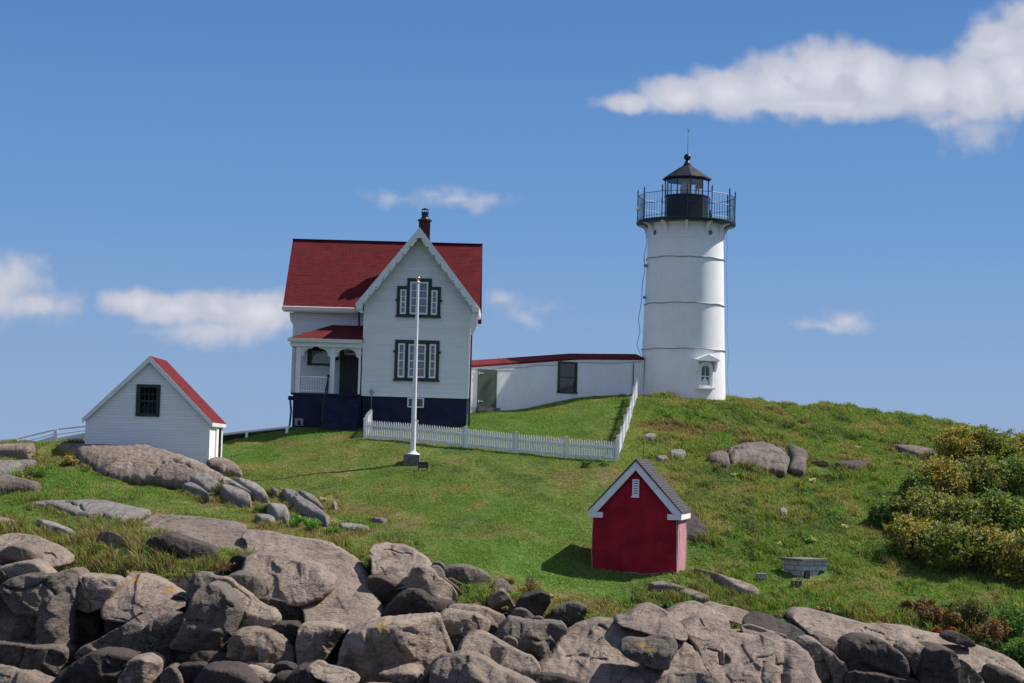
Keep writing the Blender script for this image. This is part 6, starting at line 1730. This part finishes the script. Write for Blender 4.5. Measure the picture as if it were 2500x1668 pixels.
TH = 'bushes of the golden thicket on the right'
BUSH = [  # px, py, height px, width px, palette, label
    (2345, 1135, 98, 130, 'gold', "golden brown bush at the upper left top of the right thicket, against the skyline"),
    (2425, 1135, 104, 130, 'olive', "olive bush breaking the skyline, second from the thicket's top left"),
    (2515, 1145, 95, 150, 'gold', "brownish bush on the skyline at the right edge of the photo"),
    (2225, 1215, 62, 110, 'green', "low green bush at the thicket's left shoulder under the flat tan rock"),
    (2300, 1225, 118, 140, 'gold', "brown-leaved bush in the thicket's upper left middle"),
    (2400, 1225, 125, 150, 'olive', "olive green bush in the upper middle of the thicket"),
    (2505, 1235, 135, 160, 'green', "leafy green bush at the right edge, just below the skyline bushes"),
    (2165, 1290, 84, 95, 'green', "deep green bush at the far left flank of the thicket"),
    (2245, 1310, 125, 150, 'olive', "twiggy olive bush in the thicket's left middle"),
    (2345, 1320, 125, 150, 'olive', "olive bush with bare twigs in the heart of the thicket"),
    (2440, 1325, 135, 160, 'green', "green bush with pale glinting leaves right of the thicket's heart"),
    (2540, 1335, 125, 150, 'gold', "reddish gold bush at the right edge, mid height of the thicket"),
    (2225, 1368, 125, 140, 'gold', "bright golden bush at the thicket's lower left front"),
    (2320, 1392, 125, 150, 'olive', "olive and gold bush second along the thicket's front"),
    (2412, 1410, 130, 150, 'gold', "orange-gold bush third along the thicket's front"),
    (2510, 1425, 140, 160, 'gold', "large rusty gold bush at the thicket's lower right front")]
for i, (a, b_, h_, w_, pal, lab) in enumerate(BUSH):
    shrub('bush', lab, 'bush', a, b_, h_, w_, pal, 7500, .066, None, TH, 9, .5, i)

LOW = 'low scrub at the right shore edge'
for i, (a, b_, h_, w_, pal, lab) in enumerate([
    (2235, 1497, 30, 75, 'brown', "brown bracken clump at the upper end of the right shore scrub"),
    (2290, 1532, 42, 80, 'brown', "dead brown scrub with grey twigs above the small dark rock"),
    (2305, 1552, 20, 44, 'red', "patch of fiery red weeds beside the small dark rock"),
    (2365, 1528, 52, 95, 'dark', "dark green scrub in the middle of the right shore edge"),
    (2420, 1572, 52, 95, 'brown', "rusty brown scrub low on the right shore edge"),
    (2490, 1560, 66, 100, 'green', "grey-green scrub at the right edge above the slab"),
    (2395, 1588, 28, 70, 'dark', "low dark creeper hanging on the slab's upper rim"),
    (2470, 1622, 52, 80, 'green', "bright grassy bush at the lower right end of the scrub"),
    (2530, 1640, 66, 90, 'dark', "dark bush in the lower right corner by the slab's end")]):
    shrub('scrub', lab, 'shrub', a, b_, h_ * 1.45, w_ * 1.25, pal, 4200, .045, None, LOW, 8, .9, 40 + i)

for i, (a, b_, h_, w_, pal, n_, lf, tw_, lab) in enumerate([
    (532, 1206, 44, 27, 'olive', 500, .035, .4, "upright olive sprig growing from a cleft of the bald dome"),
    (637, 1250, 26, 40, 'green', 600, .035, .3, "yellow-green shrublet beside the barrel-shaped rock"),
    (725, 1287, 44, 44, 'lush', 900, .035, .3, "bright green weed patch left of the long grey ledge's foot"),
    (762, 1296, 38, 40, 'lush', 800, .035, .3, "bright green weed patch at the long grey ledge's foot"),
    (818, 1303, 30, 40, 'lush', 700, .035, .3, "bright green weeds under the pale seed heads on the lawn"),
    (812, 1281, 26, 40, 'pale', 500, .03, .6, "pale dried flower heads above the flat grey strip"),
    (795, 1226, 18, 30, 'pale', 300, .03, .6, "pale dried flowers beside the dark little boulder"),
    (893, 1412, 66, 46, 'dark', 900, .035, .8, "dark bush between the great sloping slab and angular block"),
    (545, 1404, 46, 62, 'brown', 700, .028, 1.0, "brown bracken tuft above the tall pale block"),
    (366, 1362, 52, 34, 'green', 600, .032, .5, "tall green weed with pale flecks left of the dark overhung dome"),
    (232, 1352, 42, 52, 'yellow', 700, .028, .4, "goldenrod in yellow bloom behind the lone rounded boulder"),
    (421, 1374, 44, 22, 'yellow', 300, .028, .4, "single goldenrod spike before the dark overhung dome"),
    (1292, 1452, 50, 56, 'brown', 700, .028, 1.0, "brown seedy weeds above the dark split block"),
    (1256, 1462, 28, 50, 'lush', 500, .035, .3, "fresh green weeds left of the dark split block"),
    (1351, 1463, 22, 20, 'pale', 160, .028, .5, "white-flowered tuft right of the dark split block"),
    (1792, 1549, 50, 54, 'olive', 1100, .03, .8, "round olive berry bush growing between the granite domes"),
    (1918, 1530, 28, 56, 'lush', 600, .035, .3, "spreading green weed at the left end of the immense slab"),
    (1888, 1506, 22, 44, 'green', 450, .035, .3, "low green weed above the brown weathered slab"),
    (1948, 1578, 20, 24, 'green', 200, .035, .3, "small green tuft on the rim of the fissured dome"),
    (1880, 1545, 26, 34, 'brown', 260, .028, 1.0, "small reddish twig tuft right of the berry bush"),
    (1437, 1141, 32, 32, 'green', 450, .04, .3, "green climber on the front pickets near the fence corner"),
    (1476, 1139, 22, 30, 'green', 300, .04, .3, "smaller green weed at the fence's right corner post"),
    (433, 1148, 42, 34, 'brown', 140, .03, 1.6, "bare dark twigs sprouting from the bald dome's crest"),
    (400, 1140, 12, 40, 'brown', 260, .03, .4, "low brown mat of growth along the dome's cleft"),
    (168, 1136, 30, 40, 'straw', 900, .05, .2, "golden grass hummock left of the bald dome"),
    (95, 1165, 40, 60, 'green', 700, .04, .3, "dark leafy clump on the turf below the golden hummock"),
    (70, 1180, 26, 60, 'straw', 600, .045, .3, "brown overhanging grass bank beside the pale tongue of ledge"),
    (2080, 1500, 20, 40, 'green', 300, .035, .3, "low green weed on the turf edge above the immense slab's middle"),
    (935, 1364, 26, 40, 'brown', 350, .028, .7, "brown weeds at the left end of the angular sunlit block"),
    (1240, 1425, 26, 46, 'straw', 500, .035, .5, "straw-coloured tuft on the turf bank above the flat leaning slab")]):
    shrub('weed', lab, 'plant', a, b_, h_, w_, pal, n_, lf, None, None, 5, tw_, 70 + i)

r9 = np.random.default_rng(5)
for i in range(26):
    a, b_ = r9.uniform(1700, 2150), r9.uniform(1080, 1340)
    if float(outcrop_sd(np.array([a]), np.array([b_]))[0]) < 4: continue
    shrub('weed', "small leafy green weed among the rough grass of the right hillside", 'plant', a, b_, 9 + 8 * r9.random(), 16 + 18 * r9.random(), 'lush' if i % 3 else 'pale', 90, .05, None, 'leafy weeds scattered over the right hillside', 3, .2, 200 + i)

for i, (a, b_, h_, w_) in enumerate([(745, 1352, 14, 26), (640, 1398, 18, 30), (1068, 1398, 18, 34), (1105, 1448, 16, 30), (1165, 1486, 20, 34), (1235, 1492, 16, 26), (1385, 1518, 16, 34), (1465, 1520, 18, 40), (1565, 1490, 16, 36),
                                     (1640, 1482, 14, 44), (1705, 1462, 14, 40), (1745, 1530, 14, 22), (1862, 1560, 14, 24), (2010, 1494, 12, 40), (2140, 1528, 14, 44), (2210, 1540, 14, 36), (196, 1404, 20, 40), (330, 1412, 22, 50), (268, 1410, 22, 44)]):
    shrub('grass_tuft', "tuft of dry and green grass hanging over the shore rocks' upper edge", 'grass tuft', a, b_, h_ * 1.3, w_, 'straw' if i % 3 else 'green', 260, .05, None, "grass tufts along the shore's edge", 3, .2, 300 + i)
